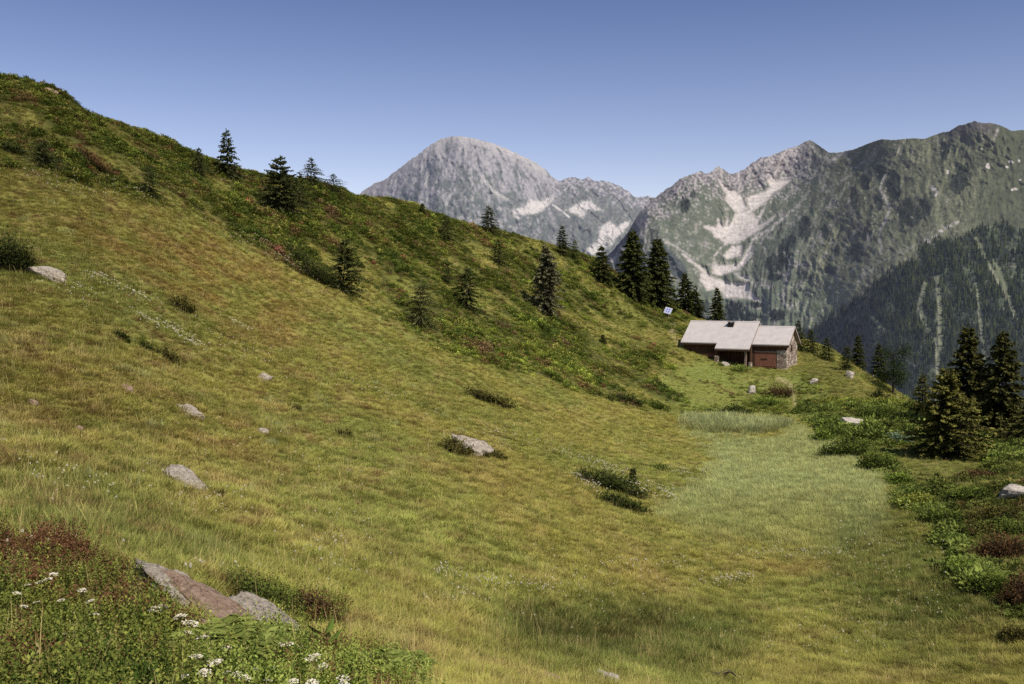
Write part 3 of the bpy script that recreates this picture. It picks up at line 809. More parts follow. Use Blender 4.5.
def conifer(loc, h, w, style, label, seed, group=None, detail=1.0, col=((34, 40, 24), (84, 90, 48))):
    g = np.random.default_rng(seed)
    root = empty('spruce_tree', loc, 0, label, 'tree', group)
    S = dict(dense=(1.0, .16, .03, .35), sparse=(1.0, .35, .02, .4), bushy=(1.0, .3, .0, .15), ragged=(.9, .38, .0, .4), column=(1.1, .12, .0, .3))[style]
    dens, irr, bare, droop = S
    R0 = w / 2 * (1.22 if style != 'ragged' else 1.35) * (1.3 if style == 'sparse' else 1) * 1.12 * (1.22 if h < 3.6 else 1)
    nwh = int(np.clip(h / .2, 18, 30) * (.8 + .2 * dens))
    lean = g.normal(0, .02, 2) * h
    P = []; D = []; L = []; shade = []; sticks = []
    az0 = g.uniform(0, 6.28); lob = g.normal(0, 1, (4, 2))
    for k in range(nwh):
        t = bare + (0.97 - bare) * (k + g.uniform(-.3, .3)) / nwh; t = float(np.clip(t, .01, .97))
        if style == 'column': prof = (1 - t) ** .5 * min(1, .6 + t * 3)
        elif style == 'bushy': prof = ((1 - t) ** .7 * .88 + .10 * (t < .45)) * min(1, .8 + t * 2)
        else: prof = ((1 - t) ** .8) * min(1, .72 + t * 2.2)
        nb = max(3, int(round((5.5 + 3 * (1 - t)) * dens)))
        gapw = g.random() < (.18 if style in ('sparse', 'ragged') else .0)
        for b in range(nb):
            az = az0 + 2 * math.pi * (b + g.uniform(-.35, .35)) / nb + k * 1.1
            mod = 1 + irr * (lob[0, 0] * .5 * math.sin(az + lob[1, 0] + 5 * t) + .5 * lob[2, 0] * math.sin(2 * az + lob[1, 1] - 7 * t) + g.normal(0, .45))
            ln = max(R0 * prof * np.clip(mod, .3, 1.4) * g.uniform(.8, 1.08), .03 * h) * (.45 if gapw else 1)
            a0 = -.15 + .75 * t + g.normal(0, .08)
            sp = max(.10, h * .021) / detail
            nc = max(3, int(ln / sp))
            s = (np.arange(nc) + g.uniform(0, 1, nc)) / nc; s = .12 + .88 * s
            ca, sa = math.cos(az), math.sin(az)
            zz = t * h + g.uniform(-.55, .55) * .97 * h / nwh + ln * (a0 * s - droop * s ** 2 + .25 * droop * s ** 4)
            base = np.stack([lean[0] * t + ca * ln * s, lean[1] * t + sa * ln * s, zz], 1)
            if k % 2 == 0: sticks.append((np.array([lean[0] * t, lean[1] * t, t * h]), base[-1], ln))
            for sd in (-1, 1, 0):
                if sd == 0 and g.random() < .35: continue
                an = az + sd * g.uniform(.35, 1.1, nc)
                dd = np.stack([np.cos(an), np.sin(an), g.uniform(-.95, .35, nc) - (.3 if sd == 0 else 0)], 1)
                P.append(base); D.append(dd)
                L.append(np.maximum(.10, h * .05) * (1.15 - .45 * s) * g.uniform(.7, 1.3, nc))
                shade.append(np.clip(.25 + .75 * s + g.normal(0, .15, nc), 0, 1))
    # leader
    P = np.concatenate(P); D = np.concatenate(D); L = np.concatenate(L); shade = np.concatenate(shade)
    P2 = np.stack([np.full(14, lean[0]), np.full(14, lean[1]), np.linspace(.88, .985, 14) * h], 1)
    az = g.uniform(0, 6.28, 14); D2 = np.stack([np.cos(az) * .5, np.sin(az) * .5, np.full(14, .75)], 1)
    P = np.concatenate([P, P2]); D = np.concatenate([D, D2]); L = np.concatenate([L, np.full(14, .032 * h)]); shade = np.concatenate([shade, np.full(14, .8)])
    V, F = cards(P, D, L, L * g.uniform(.45, .75, len(L)), g, .25, True)
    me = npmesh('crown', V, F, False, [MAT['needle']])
    c = lerp(lin(*col[0]), lin(*col[1]), np.clip(shade, 0, 1) ** 1.5) * g.uniform(.75, 1.25, (len(P), 1))  # crown shading put into the needle colour: dark inside, lit tips outside
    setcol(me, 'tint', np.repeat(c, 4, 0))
    mob('crown', me, root)
    r = max(.03, h * .017)
    parts = [tube([(0, 0, -.25), (0, 0, .02 * h), (lean[0] * .5, lean[1] * .5, .5 * h), (lean[0], lean[1], .97 * h)], [r * 1.35, r, r * .55, r * .08], 8)]
    for a, b, ln in sticks: parts.append(tube([a, (a + b) / 2 + UP * ln * .04, b], [r * .28, r * .18, r * .05], 3))
    V, F = join(parts)
    mob('trunk', npmesh('trunk', V, F, True, [MAT['bark']]), root)
    return root

def broadleaf(loc, h, w, label, seed):
    g = np.random.default_rng(seed); root = empty('mountain_ash', loc, 0, label, 'tree')
    parts = [tube([(0, 0, -.2), (.02, 0, .2 * h), (-.02, .03, .5 * h), (.04, 0, .9 * h)], [.03 * h, .022 * h, .014 * h, .004 * h], 8)]
    P = []; D = []
    for k in range(26):
        t = g.uniform(.1, .92); az = g.uniform(0, 6.28); ln = w / 2 * (1 - .65 * abs(t - .5)) * g.uniform(.5, 1.1)
        a = np.array([0, 0, t * h]); b = a + np.array([math.cos(az) * ln, math.sin(az) * ln, ln * g.uniform(.2, .8)])
        parts.append(tube([a, (a + b) / 2, b], [.008 * h, .005 * h, .002 * h], 4))
        m = 130
        q = b + g.normal(0, 1, (m, 3)) * np.array([.11, .11, .085]) * w * 1.0
        P.append(q); D.append(g.normal(0, 1, (m, 3)) + (q - b) * 2)
    P = np.concatenate(P); D = np.concatenate(D); L = g.uniform(.10, .18, len(P))
    V, F = cards(P, D, L, L * .6, g)
    me = npmesh('crown', V, F, False, [MAT['plant']]); setcol(me, 'tint', np.repeat(lerp(lin(30, 40, 22), lin(66, 80, 40), g.random(len(P))), 4, 0)); mob('crown', me, root)
    V, F = join(parts); mob('trunk', npmesh('trunk', V, F, True, [MAT['bark']]), root)

TREES = [
    # column, base row, top row, width, style, label
    (228, 177, 131, 27, 'dense', 'tall full spruce standing alone on the left skyline against the sky'),
    (200, 174, 148, 13, 'sparse', 'thin dark little spruce just left of the tall skyline spruce'),
    (149, 195, 165, 26, 'ragged', 'squat spruce with a bushy foot at the grass edge below the left skyline'),
    (44, 166, 140, 34, 'bushy', 'dark crouching conifer on the heath below the hilltop at far left'),
    (280, 211, 158, 48, 'bushy', 'broad layered spruce leading the skyline clump left of the pointed peak'),
    (300, 206, 172, 26, 'ragged', 'lower spruce pressed against the right side of the broad layered spruce'),
    (311, 185, 158, 21, 'dense', 'small pointed spruce on the skyline right of the broad layered clump'),
    (334, 196, 174, 20, 'sparse', 'low half brown spruce on the skyline right of the small pointed spruce'),
    (343, 290, 240, 36, 'bushy', 'dense dark spruce at the heath edge in the middle of the left slope'),
    (420, 326, 284, 34, 'sparse', 'pale thin young spruce lowest on the heath edge of the slope'),
    (467, 309, 267, 30, 'ragged', 'clumpy spruce in the heath between the pale thin one and the grey tall one'),
    (489, 233, 206, 20, 'dense', 'neat cone shaped spruce on the ridge below the pointed far peak'),
    (446, 241, 216, 17, 'sparse', 'scrawny little spruce just under the ridge left of the neat cone'),
    (422, 214, 203, 8, 'dense', 'tiny spruce on the ridge line left of the scrawny one'),
    (498, 264, 239, 18, 'ragged', 'small leaning spruce on the slope below the neat cone shaped one'),
    (447, 284, 265, 14, 'ragged', 'small dark spruce in the heath up left of the clumpy spruce'),
    (546, 313, 247, 35, 'ragged', 'tall ragged grey green spruce standing alone in the middle of the heath slope'),
    (562, 254, 226, 14, 'dense', 'slim dark spruce on the ridge above the tall ragged one'),
    (575, 259, 240, 13, 'dense', 'short light green spruce on the ridge beside the slim dark one'),
    (602, 283, 246, 22, 'dense', 'medium spruce left of the big dark pair above the hut'),
    (633, 298, 232, 36, 'dense', 'left tree of the big dark spruce pair on the ridge above the hut'),
    (657, 308, 241, 38, 'dense', 'right tree of the big dark spruce pair on the ridge above the hut'),
    (686, 308, 268, 24, 'ragged', 'loose spruce on the ridge between the big pair and the hut roof'),
    (696, 308, 276, 16, 'ragged', 'narrow spruce touching the right side of the loose ridge spruce'),
    (717, 322, 287, 16, 'dense', 'single young spruce right behind the left end of the hut roof'),
    (603, 343, 334, 8, 'dense', 'tiny spruce seedling low on the heath slope left of the hut'),
    (798, 350, 321, 15, 'dense', 'tallest of the spruces close behind the stone gable of the hut'),
    (811, 352, 329, 15, 'dense', 'middle spruce of the row stepping down right of the hut'),
    (826, 360, 337, 16, 'dense', 'lowest spruce of the row stepping down right of the hut'),
    (846, 371, 346, 12, 'column', 'narrow column shaped young spruce beside a white stone right of the hut'),
    (858, 366, 332, 15, 'dense', 'slender spruce behind the column shaped one on the right shoulder'),
    (879, 372, 335, 20, 'dense', 'broader spruce left of the leafy mountain ash on the right shoulder'),
    (966, 432, 329, 54, 'dense', 'tallest dark spruce in the right hand group beyond the meadow'),
    (1003, 440, 335, 52, 'dense', 'huge dark spruce nearest the right edge of the picture with a wide skirt'),
    (1027, 446, 398, 42, 'bushy', 'low spreading spruce cut by the right edge of the picture'),
    (922, 420, 374, 22, 'dense', 'half hidden spruce behind the big round one on the right bank'),
    (944, 459, 370, 70, 'bushy', 'big rounded spruce casting its shadow on the right meadow bank'),
    (633, 489, 466, 12, 'ragged', 'knee high spruce growing from the dark shrub strip in the meadow'),
    (985, 428, 372, 30, 'dense', 'shorter spruce wedged between the two tallest right hand spruces'),
]

def build_trees():
    for i, (px, pb, pt, w, st, lab) in enumerate(TREES):
        p = ground(px, pb)
        sc = p[1] / FPX
        h = (pb - pt) * sc * 1.06; ww = w * sc
        col = ((30, 36, 22), (80, 84, 44))
        if px < 330 and pb < 240: col = ((34, 40, 26), (84, 88, 50))
        if px == 420: col = ((60, 64, 38), (110, 110, 66))
        if px in (546,): col = ((56, 58, 40), (118, 114, 84))
        if px in (575,): col = ((50, 58, 28), (104, 112, 54))
        if px > 900: col = ((32, 38, 21), (106, 104, 54))
        if px == 944: col = ((36, 42, 22), (126, 122, 62))  # stronger sunlit tips painted into this crown
        if px in (966, 1003, 985): col = ((28, 33, 20), (88, 86, 46))
        conifer(p - UP * .08, h, ww, st, lab, 100 + i, None, 1.5 if h > 4 else 1.1, col)
    p = ground(893, 394); sc = p[1] / FPX
    broadleaf(p, 48 * sc, 30 * sc, 'loose leafy mountain ash with a bare trunk among the spruces on the right shoulder', 77)

# ------------------------------------------------------------------ rocks
_ico = None
def ico_dirs(sub=5):
    global _ico
    if _ico is None:
        import bmesh
        bm = bmesh.new(); bmesh.ops.create_icosphere(bm, subdivisions=sub, radius=1)
        bm.verts.ensure_lookup_table()
        _ico = (np.array([v.co[:] for v in bm.verts]), np.array([[v.index for v in f.verts] for f in bm.faces])); bm.free()
    return _ico

def rock(name, loc, sx, sy, sz, rz, tilt, mat, label, seed, sink=.35, group=None, rough=1.0, cat='rock', nplane=14):
    g = np.random.default_rng(seed); N, F = ico_dirs()
    m = g.normal(size=(nplane, 3)); m /= np.linalg.norm(m, axis=1, keepdims=True); m[0] = (0, 0, 1)
    d = g.uniform(.62, 1.0, nplane); d[0] = .62
    q = np.maximum(N @ m.T, 1e-3); rr = d[None] / q
    k = 26.0
    r = -np.log(np.exp(-k * np.minimum(rr, 1.25)).sum(1)) / k
    r = np.clip(r, .3, 1.2)
    V = N * r[:, None]
    n = fbm(V[:, 0] * 2.2 + seed, V[:, 1] * 2.2 + V[:, 2] * 1.7, 4, seed + 3)
    lay = fbm(V[:, 2] * 5 + .4 * V[:, 0] + seed, V[:, 0] * .8, 3, seed + 9)
    V *= (1 + rough * (.16 * n + .09 * lay))[:, None]
    V *= np.array([sx, sy, sz]) / 2
    ct, st = math.cos(tilt), math.sin(tilt)
    V = np.stack([V[:, 0] * ct - V[:, 2] * st, V[:, 1], V[:, 0] * st + V[:, 2] * ct], 1)
    V[:, 2] += sz * (.5 - sink)
    me = npmesh(name, V, F, True, [MAT[mat]])
    o = mob(name, me, None, tuple(loc)); o.rotation_euler = (0, 0, rz)
    return tag(o, label, cat, group)

ROCKS = [
    # column, row of the foot, width, height, material, yaw, tilt, label
    (186, 487, 64, 17, 'rock', -.3, .55, 'long grey slab lying downhill alone in the left meadow'),
    (468, 450, 44, 17, 'rock', -.2, .3, 'pale lichen grey boulder half covered by a heather cushion in mid meadow'),
    (189, 415, 30, 9, 'rock', -.3, .42, 'flat grey rock flush with the turf above the long grey slab'),
    (264, 380, 15, 9, 'rock', 0, .5, 'small grey rock with a dark crack right of the flat turf rock'),
    (127, 391, 22, 7, 'rock_brown', -.2, .4, 'low brownish rock showing through grass left of the flat turf rock'),
    (48, 277, 36, 13, 'rock', -.2, .35, 'grey outcrop below the dark bush at the left picture edge'),
    (1014, 497, 36, 17, 'rock_pale', .1, .0, 'smooth pale boulder at the right picture edge on the bank'),
    (850, 426, 28, 11, 'rock_pale', 0, .1, 'light flat topped boulder at the far end of the reed bed'),
    (849, 377, 10, 8, 'rock_pale', .4, .2, 'white stone at the foot of the column shaped spruce'),
    (814, 383, 8, 6, 'rock_pale', .2, 0, 'white stone lying in grass between the hut and the column shaped spruce'),
    (752, 393, 9, 10, 'rock_pale', .2, 0, 'upright white stone below the hut door'),
    (877, 374, 9, 5, 'rock', .2, .2, 'grey stones on the shoulder left of the mountain ash'),
    (898, 400, 6, 4, 'rock_pale', .2, .2, 'pale stone below the trunk of the mountain ash'),
    (33, 406, 12, 8, 'rock_brown', -.2, .4, 'small brown rock in the grass near the left edge'),
    (3, 444, 12, 8, 'rock', -.2, .3, 'grey stone cut by the left edge of the picture'),
    (264, 434, 16, 6, 'rock', -.2, .4, 'sunken grey stone right of the flat turf rock'),
    (80, 431, 9, 6, 'rock_brown', -.2, .4, 'half buried brown stone in the turf left of the long grey slab'),
    (52, 93, 13, 5, 'rock_brown', -.2, .4, 'pale brown outcrop just under the left hilltop'),
    (725, 365, 9, 4, 'rock_pale', -.2, .2, 'flat pale stone in front of the porch of the hut'),
    (205, 235, 0, 0, 'rock', 0, 0, ''),
    (118, 545, 26, 8, 'rock_brown', -.3, .4, 'low brown rock in the grass above the bilberry bushes'),
    (325, 637, 14, 9, 'rock_pale', .3, .2, 'pale block under the red brown bush in the foreground'),
    (341, 642, 10, 8, 'rock', .3, .2, 'small grey stone right of the pale block in the foreground'),
    (606, 683, 28, 15, 'rock_pale', .1, .1, 'pale stone at the bottom edge left of the dry twigs'),
    (538, 680, 38, 9, 'rock_brown', .1, .1, 'flat reddish rock at the bottom edge left of the pale stone'),
    (514, 678, 18, 8, 'rock', .1, .1, 'small grey rock at the bottom edge left of the reddish one'),
    (578, 680, 18, 8, 'rock', .1, .1, 'small grey rock between the reddish rock and the pale stone'),
    (575, 476, 14, 4, 'rock_pale', .1, .2, 'flat pale stone at the upper tip of the dark shrub strip'),
]
SLABS = [(158, 584, 50, 14, 'rock', 'grey rock fingertip at the upper left end of the foreground ledge', .46),
         (184, 603, 84, 20, 'rock', 'cracked grey upper step of the foreground ledge beside white flowers', .44),
         (214, 618, 104, 20, 'rock_brown', 'long brown grey middle step of the foreground ledge', .42),
         (266, 629, 100, 20, 'rock', 'grey lower step of the foreground ledge running under the red brown bush', .40),
         (222, 646, 70, 14, 'rock_brown', 'low reddish slab under the foreground ledge behind the ferns', .3)]

def build_rocks():
    for i, (px, pf, w, h, mat, rz, tilt, lab) in enumerate(ROCKS):
        if not w: continue
        p = ground(px, pf); sc = p[1] / FPX
        hh = h * sc
        if px == 877: 
            pass
        rock('rock', p, w * sc * 1.05, w * sc * .75, hh * 1.7, rz, -tilt, mat, lab, 300 + i, .38, None, 1.4, nplane=20)
    for i, (px, pf, w, h, mat, lab, tilt) in enumerate(SLABS):
        p = ground(px, pf); sc = p[1] / FPX; p = p + UP * .02
        rock('rock_ledge', p, w * sc * 1.3, w * sc * .62, h * sc * 1.7, -.28, -tilt, mat, lab, 400 + i, .38, None, 1.6, nplane=15)

# ------------------------------------------------------------------ bushes and herbs that one can point at
PAL = dict(dark=((34, 40, 20), (84, 92, 44)), green=((48, 60, 26), (118, 130, 58)), bright=((74, 92, 34), (140, 156, 68)), red=((60, 48, 30), (116, 88, 60)), brown=((70, 56, 38), (132, 110, 78)),
           mixed=((52, 50, 26), (118, 112, 58)), blue=((84, 104, 80), (150, 168, 136)), yellow=((96, 104, 40), (164, 164, 76)))
def bush(loc, rx, ry, h, pal, leaf, n, label, seed, rz=0, name='shrub', cat='shrub', group=None, slope=0.0):
    g = np.random.default_rng(seed); root = empty(name, loc, rz, label, cat, group)
    ns = max(8, int(n / 26)); parts = []; P = []; D = []
    for k in range(ns):
        a = g.uniform(0, 6.28); q = math.sqrt(g.uniform(0, 1)); x, y = rx * q * math.cos(a), ry * q * math.sin(a)
        hh = h * (1 - .75 * q ** 2) * g.uniform(.65, 1.15)
        z0 = -slope * x
        b = np.array([x * .4, y * .4, -slope * x * .4 - .05]); e = np.array([x + g.normal(0, .1) * rx, y + g.normal(0, .1) * ry, z0 + hh])
        parts.append(tube([b, (b + e) / 2 + g.normal(0, .03 * h, 3), e], [leaf * .12, leaf * .09, leaf * .04], 3))
        m = 26; s = g.uniform(.25, 1.05, m)[:, None]
        p = b + (e - b) * s + g.normal(0, 1, (m, 3)) * np.array([.16 * rx, .16 * ry, .1 * h]) * .9
        P.append(p); d = g.normal(0, 1, (m, 3)); d[:, 2] = np.abs(d[:, 2]) * .7 + .15; D.append(d)
    P = np.concatenate(P); D = np.concatenate(D); L = leaf * g.uniform(.7, 1.35, len(P))
    V, F = cards(P, D, L, L * g.uniform(.4, .65, len(L)), g, .1)
    me = npmesh('foliage', V, F, False, [MAT['plant']])
    sh = np.clip((P[:, 2] + slope * P[:, 0]) / h + g.normal(0, .25, len(P)), 0, 1)
    c = lerp(lin(*PAL[pal][0]), lin(*PAL[pal][1]), sh)
    setcol(me, 'tint', np.repeat(c, 4, 0)); mob('foliage', me, root)
    parts = [(v, f) for v, f in parts]; V, F = join(parts); mob('stems', npmesh('stems', V, F, True, [MAT['bark']]), root)
    return root

BUSHES = [
    # column, foot row, width, height, palette, label
    (10, 270, 52, 34, 'dark', 'large dark green bush at the left picture edge above the grey outcrop'),
    (122, 340, 16, 9, 'dark', 'upper dot like dark shrub of three in a row on the left slope'),
    (146, 351, 16, 9, 'dark', 'middle dark shrub of three in a row on the left slope'),
    (171, 361, 28, 9, 'mixed', 'lowest and flattest shrub of three in a row on the left slope'),
    (184, 312, 30, 14, 'mixed', 'dark rounded shrub with reddish twigs above the three in a row'),
    (457, 453, 36, 14, 'mixed', 'heather cushion spilling over the mid meadow boulder'),
    (612, 489, 78, 15, 'dark', 'long dark shrub strip dotted with white flowers in the lower meadow'),
    (622, 508, 56, 12, 'dark', 'shorter dark shrub strip just below the long one in the lower meadow'),
    (490, 402, 52, 11, 'mixed', 'flat reddish green shrub patch on the upper meadow edge'),
    (846, 456, 52, 20, 'green', 'bright green willow scrub along the right rim of the reed bed'),
    (833, 437, 34, 14, 'green', 'smaller green willow clump at the far right corner of the reed bed'),
    (345, 437, 18, 9, 'mixed', 'small dark shrub alone in grass left of the mid meadow boulder'),
    (297, 411, 12, 6, 'mixed', 'tiny green shrub below the small cracked rock'),
    (632, 404, 34, 9, 'dark', 'dark heath shrub at the lower left corner of the slope above the reeds'),
    (900, 442, 32, 9, 'blue', 'pale blue green dock leaves on the right bank'),
    (778, 396, 40, 13, 'red', 'reddish seeding herbs right of the upright white stone below the hut'),
    (735, 413, 36, 9, 'dark', 'dark rushes on the bank at the far rim of the reed bed'),
    (740, 371, 26, 7, 'bright', 'bright nettles at the foot of the hut porch'),
    (768, 405, 44, 9, 'bright', 'light green herbs between the hut path and the reed bed'),
    (870, 418, 40, 14, 'green', 'green scrub on the bank behind the flat topped boulder'),
    (880, 398, 24, 10, 'dark', 'dark scrub at the foot of the mountain ash'),
    (915, 505, 46, 11, 'yellow', 'yellow green flowering herbs on the right rim of the meadow'),
    (975, 478, 40, 8, 'red', 'reddish bilberry patch behind the rim herbs on the right bank'),
    (1000, 560, 60, 24, 'red', 'reddish alpenrose scrub behind the ferns on the right bank'),
    (1018, 606, 40, 30, 'red', 'dark red bush at the right picture edge beneath the ferns'),
    (318, 628, 56, 36, 'red', 'red brown twiggy bush at the tip of the foreground ledge'),
    (258, 606, 100, 32, 'green', 'dark green alpenrose mat along the upper side of the foreground ledge'),
    (222, 499, 12, 10, 'dark', 'small dark plant in the grass right of the long grey slab'),
    (660, 470, 22, 6, 'green', 'low herbs at the lower end of the long dark shrub strip'),
    (498, 458, 20, 8, 'mixed', 'small shrub right below the mid meadow boulder'),
    (876, 470, 44, 18, 'green', 'bright green scrub at the near end of the willow band along the reed bed rim'),
    (822, 441, 30, 12, 'bright', 'light green herbs at the far corner of the reed bed beside the willows'),
    (898, 484, 30, 10, 'bright', 'light green herbs on the rim between the willow band and the round spruce'),
    (938, 522, 44, 13, 'green', 'leafy green herbs on the rim just above the yellow green ferns'),
    (965, 500, 52, 12, 'green', 'low dark green scrub on the bank below the round spruce shadow'),
    (990, 520, 56, 13, 'mixed', 'mixed heath cushion on the bank left of the smooth pale boulder'),
    (1008, 535, 40, 14, 'green', 'green scrub in front of the smooth pale boulder'),
    (962, 575, 40, 16, 'bright', 'bright leafy scrub at the meadow edge under the bank ferns'),
    (990, 592, 44, 20, 'green', 'green leafy scrub at the meadow edge lowest on the right bank'),
    (1016, 640, 34, 16, 'mixed', 'reddish green scrub touching the right picture edge lowest on the bank'),
    (320, 281, 40, 18, 'dark', 'dark willow bush left of the dense spruce at the heath edge'),
    (300, 262, 36, 12, 'dark', 'low dark heath bush up left of the heath edge willow'),
    (12, 152, 30, 10, 'dark', 'dark low scrub on the heath at the far left edge'),
    (95, 165, 40, 10, 'red', 'reddish brown heath patch right of the dark crouching conifer'),
]
def build_bushes():
    for i, (px, pf, w, h, pal, lab) in enumerate(BUSHES):
        p = ground(px, pf); sc = p[1] / FPX; rx = w * sc / 2
        d = .3
        gx = (float(H(p[0] + d, p[1])) - float(H(p[0] - d, p[1]))) / (2 * d)
        leaf = float(np.clip(2.6 * sc, .03, .13)); nn = int(np.clip(w * h * 3.0, 260, 5200))
        bush(p, rx, rx * (.55 if w > 40 else .8), h * sc * 1.05, pal, leaf, nn, lab, 500 + i, 0, slope=-gx)

def fern(loc, r, label, seed, group):
    g = np.random.default_rng(seed); root = empty('fern', loc, g.uniform(0, 6.28), label, 'fern', group)
    P = []; D = []; L = []; st = []
    nf = 9
    for k in range(nf):
        az = 2 * math.pi * k / nf + g.uniform(-.3, .3); ln = r * g.uniform(.8, 1.2); s = np.linspace(.12, 1, 22)
        x = ln * s * .85; z = ln * (1.15 * s - .95 * s ** 2)
        p = np.stack([np.cos(az) * x, np.sin(az) * x, z], 1); st.append(tube(p[::3], np.linspace(.006, .002, len(p[::3])), 3))
        for sd in (-1, 1):
            a2 = az + sd * 1.15
            P.append(p); D.append(np.stack([np.full(22, math.cos(a2)), np.full(22, math.sin(a2)), g.uniform(-.15, .15, 22)], 1)); L.append(ln * .34 * np.sin(np.pi * (s * .82 + .16)))
    P = np.concatenate(P); D = np.concatenate(D); L = np.concatenate(L)
    V, F = cards(P, D, L, L * .3 + .004, g, .05)
    me = npmesh('fronds', V, F, False, [MAT['plant']])
    setcol(me, 'tint', np.repeat(lerp(lin(98, 108, 50), lin(146, 154, 80), g.random(len(P))), 4, 0)); mob('fronds', me, root)
    V, F = join(st); m2 = npmesh('stalks', V, F, True, [MAT['plant']]); setcol(m2, 'tint', np.repeat([lin(110, 110, 60)], len(V), 0)); mob('stalks', m2, root)

def build_ferns():
    A = [(228, 655), (243, 662), (258, 668), (236, 676), (205, 668), (268, 655)]
    B = [(382, 682), (398, 678), (412, 684), (370, 688)]
    Cc = [(957, 548), (966, 555), (975, 560), (985, 566), (950, 541), (1005, 578), (1014, 584), (995, 572)]
    for k, (L, lab, gr, r) in enumerate(((A, 'light green fern in front of the foreground ledge among white flowers', 'ferns in front of the foreground ledge', .40), (B, 'light green fern at the bottom edge right of the flowers', 'ferns at the bottom edge', .40), (Cc, 'yellow green fern on the right bank above the meadow rim', 'ferns on the right bank', .62))):
        for i, (px, py) in enumerate(L):
            p = ground(px, py) + UP * (.1 if k < 2 else .02); fern(p, r * (1 + .15 * math.sin(i * 2.3)), lab, 700 + 20 * k + i, gr)
    # broad leaved plant
    p = ground(325, 668); g = np.random.default_rng(9)
    root = empty('broad_leaved_plant', p, 0, 'tall plant with broad pointed leaves beside the ferns in the foreground', 'plant')
    n = 13; az = np.arange(n) * 2.4; hh = np.linspace(.06, .34, n)
    P = np.stack([0 * az, 0 * az, hh], 1); D = np.stack([np.cos(az), np.sin(az), np.full(n, .75)], 1)
    V, F = cards(P, D, np.full(n, .24), np.full(n, .085), g, .25); me = npmesh('leaves', V, F, False, [MAT['plant']]); setcol(me, 'tint', np.repeat(lerp(lin(84, 108, 44), lin(124, 146, 66), g.random(n)), 4, 0)); mob('leaves', me, root)
    V, F = tube([(0, 0, -.05), (0, 0, .2), (.01, 0, .38)], [.008, .006, .004], 5); me = npmesh('stem', V, F, True, [MAT['plant']]); setcol(me, 'tint', np.repeat([lin(96, 110, 56)], len(V), 0)); mob('stem', me, root)

UMB = [(54, 574, 9), (48, 579, 9), (27, 585, 9), (39, 582, 7), (17, 593, 9), (37, 602, 8), (61, 600, 8), (82, 590, 10), (90, 601, 9), (94, 614, 11), (158, 608, 20), (180, 616, 14), (191, 623, 18), (202, 637, 14), (62, 634, 12), (227, 648, 12), (196, 656, 13), (215, 662, 16), (227, 672, 9), (237, 674, 12), (247, 678, 14), (189, 632, 10), (24, 606, 8),
       (228, 648, 10), (214, 661, 14), (245, 677, 12), (287, 644, 14), (313, 657, 18), (323, 666, 12), (343, 678, 14), (293, 681, 12), (275, 668, 9), (256, 669, 10), (312, 682, 14), (282, 643, 8), (205, 672, 14), (152, 668, 8), (268, 680, 10), (345, 684, 12), (184, 676, 9)]
def build_umbels():
    protos = []
    g = np.random.default_rng(3)
    def head_mesh(k):
        n = 46; a = g.uniform(0, 6.28, n); q = np.sqrt(g.uniform(0, 1, n)); P0 = np.stack([q * np.cos(a), q * np.sin(a), .10 - .22 * q ** 2 + g.normal(0, .04, n)], 1) * .5
        Vs = []; Fs = []; o = 0
        for p in P0:
            m = 6; rr = g.uniform(.07, .11); t = g.normal(0, .25, 2)
            ring = [p + np.array([rr * math.cos(j * 6.28 / m) * (1 if j % 2 else .7), rr * math.sin(j * 6.28 / m) * (1 if j % 2 else .7), rr * (t[0] * math.cos(j * 6.28 / m) + t[1] * math.sin(j * 6.28 / m)) + .02]) for j in range(m)]
            Vs += [p] + ring; Fs += [(o, o + 1 + j, o + 1 + (j + 1) % m) for j in range(m)]; o += m + 1
        return npmesh('flower_head', np.array(Vs), np.array(Fs), False, [MAT['petal']])
    def stem_mesh(k):
        parts = [tube([(0, 0, -.9), (.03, 0, -.45), (0, 0, -.12)], [.016, .013, .011], 4)]
        for j in range(9):
            a = j * .7; parts.append(tube([(0, 0, -.12), (.16 * math.cos(a), .16 * math.sin(a), -.02), (.3 * math.cos(a), .3 * math.sin(a), .0)], [.006, .005, .005], 3))
        V, F = join(parts); me = npmesh('stem', V, F, True, [MAT['plant']]); setcol(me, 'tint', np.repeat([lin(92, 104, 54)], len(V), 0)); return me
    H_ = [head_mesh(k) for k in range(4)]; S_ = stem_mesh(0)
    for i, (px, py, w) in enumerate(UMB):
        p = ground(px, py + 34); sc = p[1] / FPX; D = w * sc
        top = unproj(px, py, p[1])
        root = empty('white_umbel_flower', (top[0], top[1], max(top[2], p[2] + .1)), g.uniform(0, 6.28))
        left = px < 110
        tag(root, 'white flat topped flower head above the bilberry bushes in the lower left corner' if left else 'white flat topped flower head beside the foreground ledge and ferns', 'flower', 'white flowers in the bilberry bushes' if left else 'white flowers beside the foreground ledge')
        a = bpy.data.objects.new('flower_head', H_[i % 4]); link(a, root); a.scale = (D, D, D); a.rotation_euler = (g.normal(0, .15), g.normal(0, .15), 0)
        b = bpy.data.objects.new('stem', S_); link(b, root); ln = max(top[2] - p[2], .12) + .05; b.scale = (D * .9, D * .9, ln / .9)

def build_twigs():
    p = ground(716, 680); g = np.random.default_rng(12); parts = []
    for k in range(9):
        a = g.uniform(-.4, .4) + (math.pi if k % 2 else 0); ln = g.uniform(.25, .55)
        q = np.array([g.normal(0, .12), g.normal(0, .05), .02]); s = np.linspace(0, 1, 6)
        pts = [q + np.array([math.cos(a) * ln * t, math.sin(a) * ln * t, .14 * math.sin(3.1 * t) * g.uniform(.5, 1.4) + .02]) for t in s]
        parts.append(tube(pts, np.linspace(.014, .005, 6), 5))
    V, F = join(parts); tag(mob('dry_twigs', npmesh('dry_twigs', V, F, True, [MAT['bark']]), None, tuple(p)), 'tangle of dry dead twigs at the bottom edge of the meadow', 'branch')
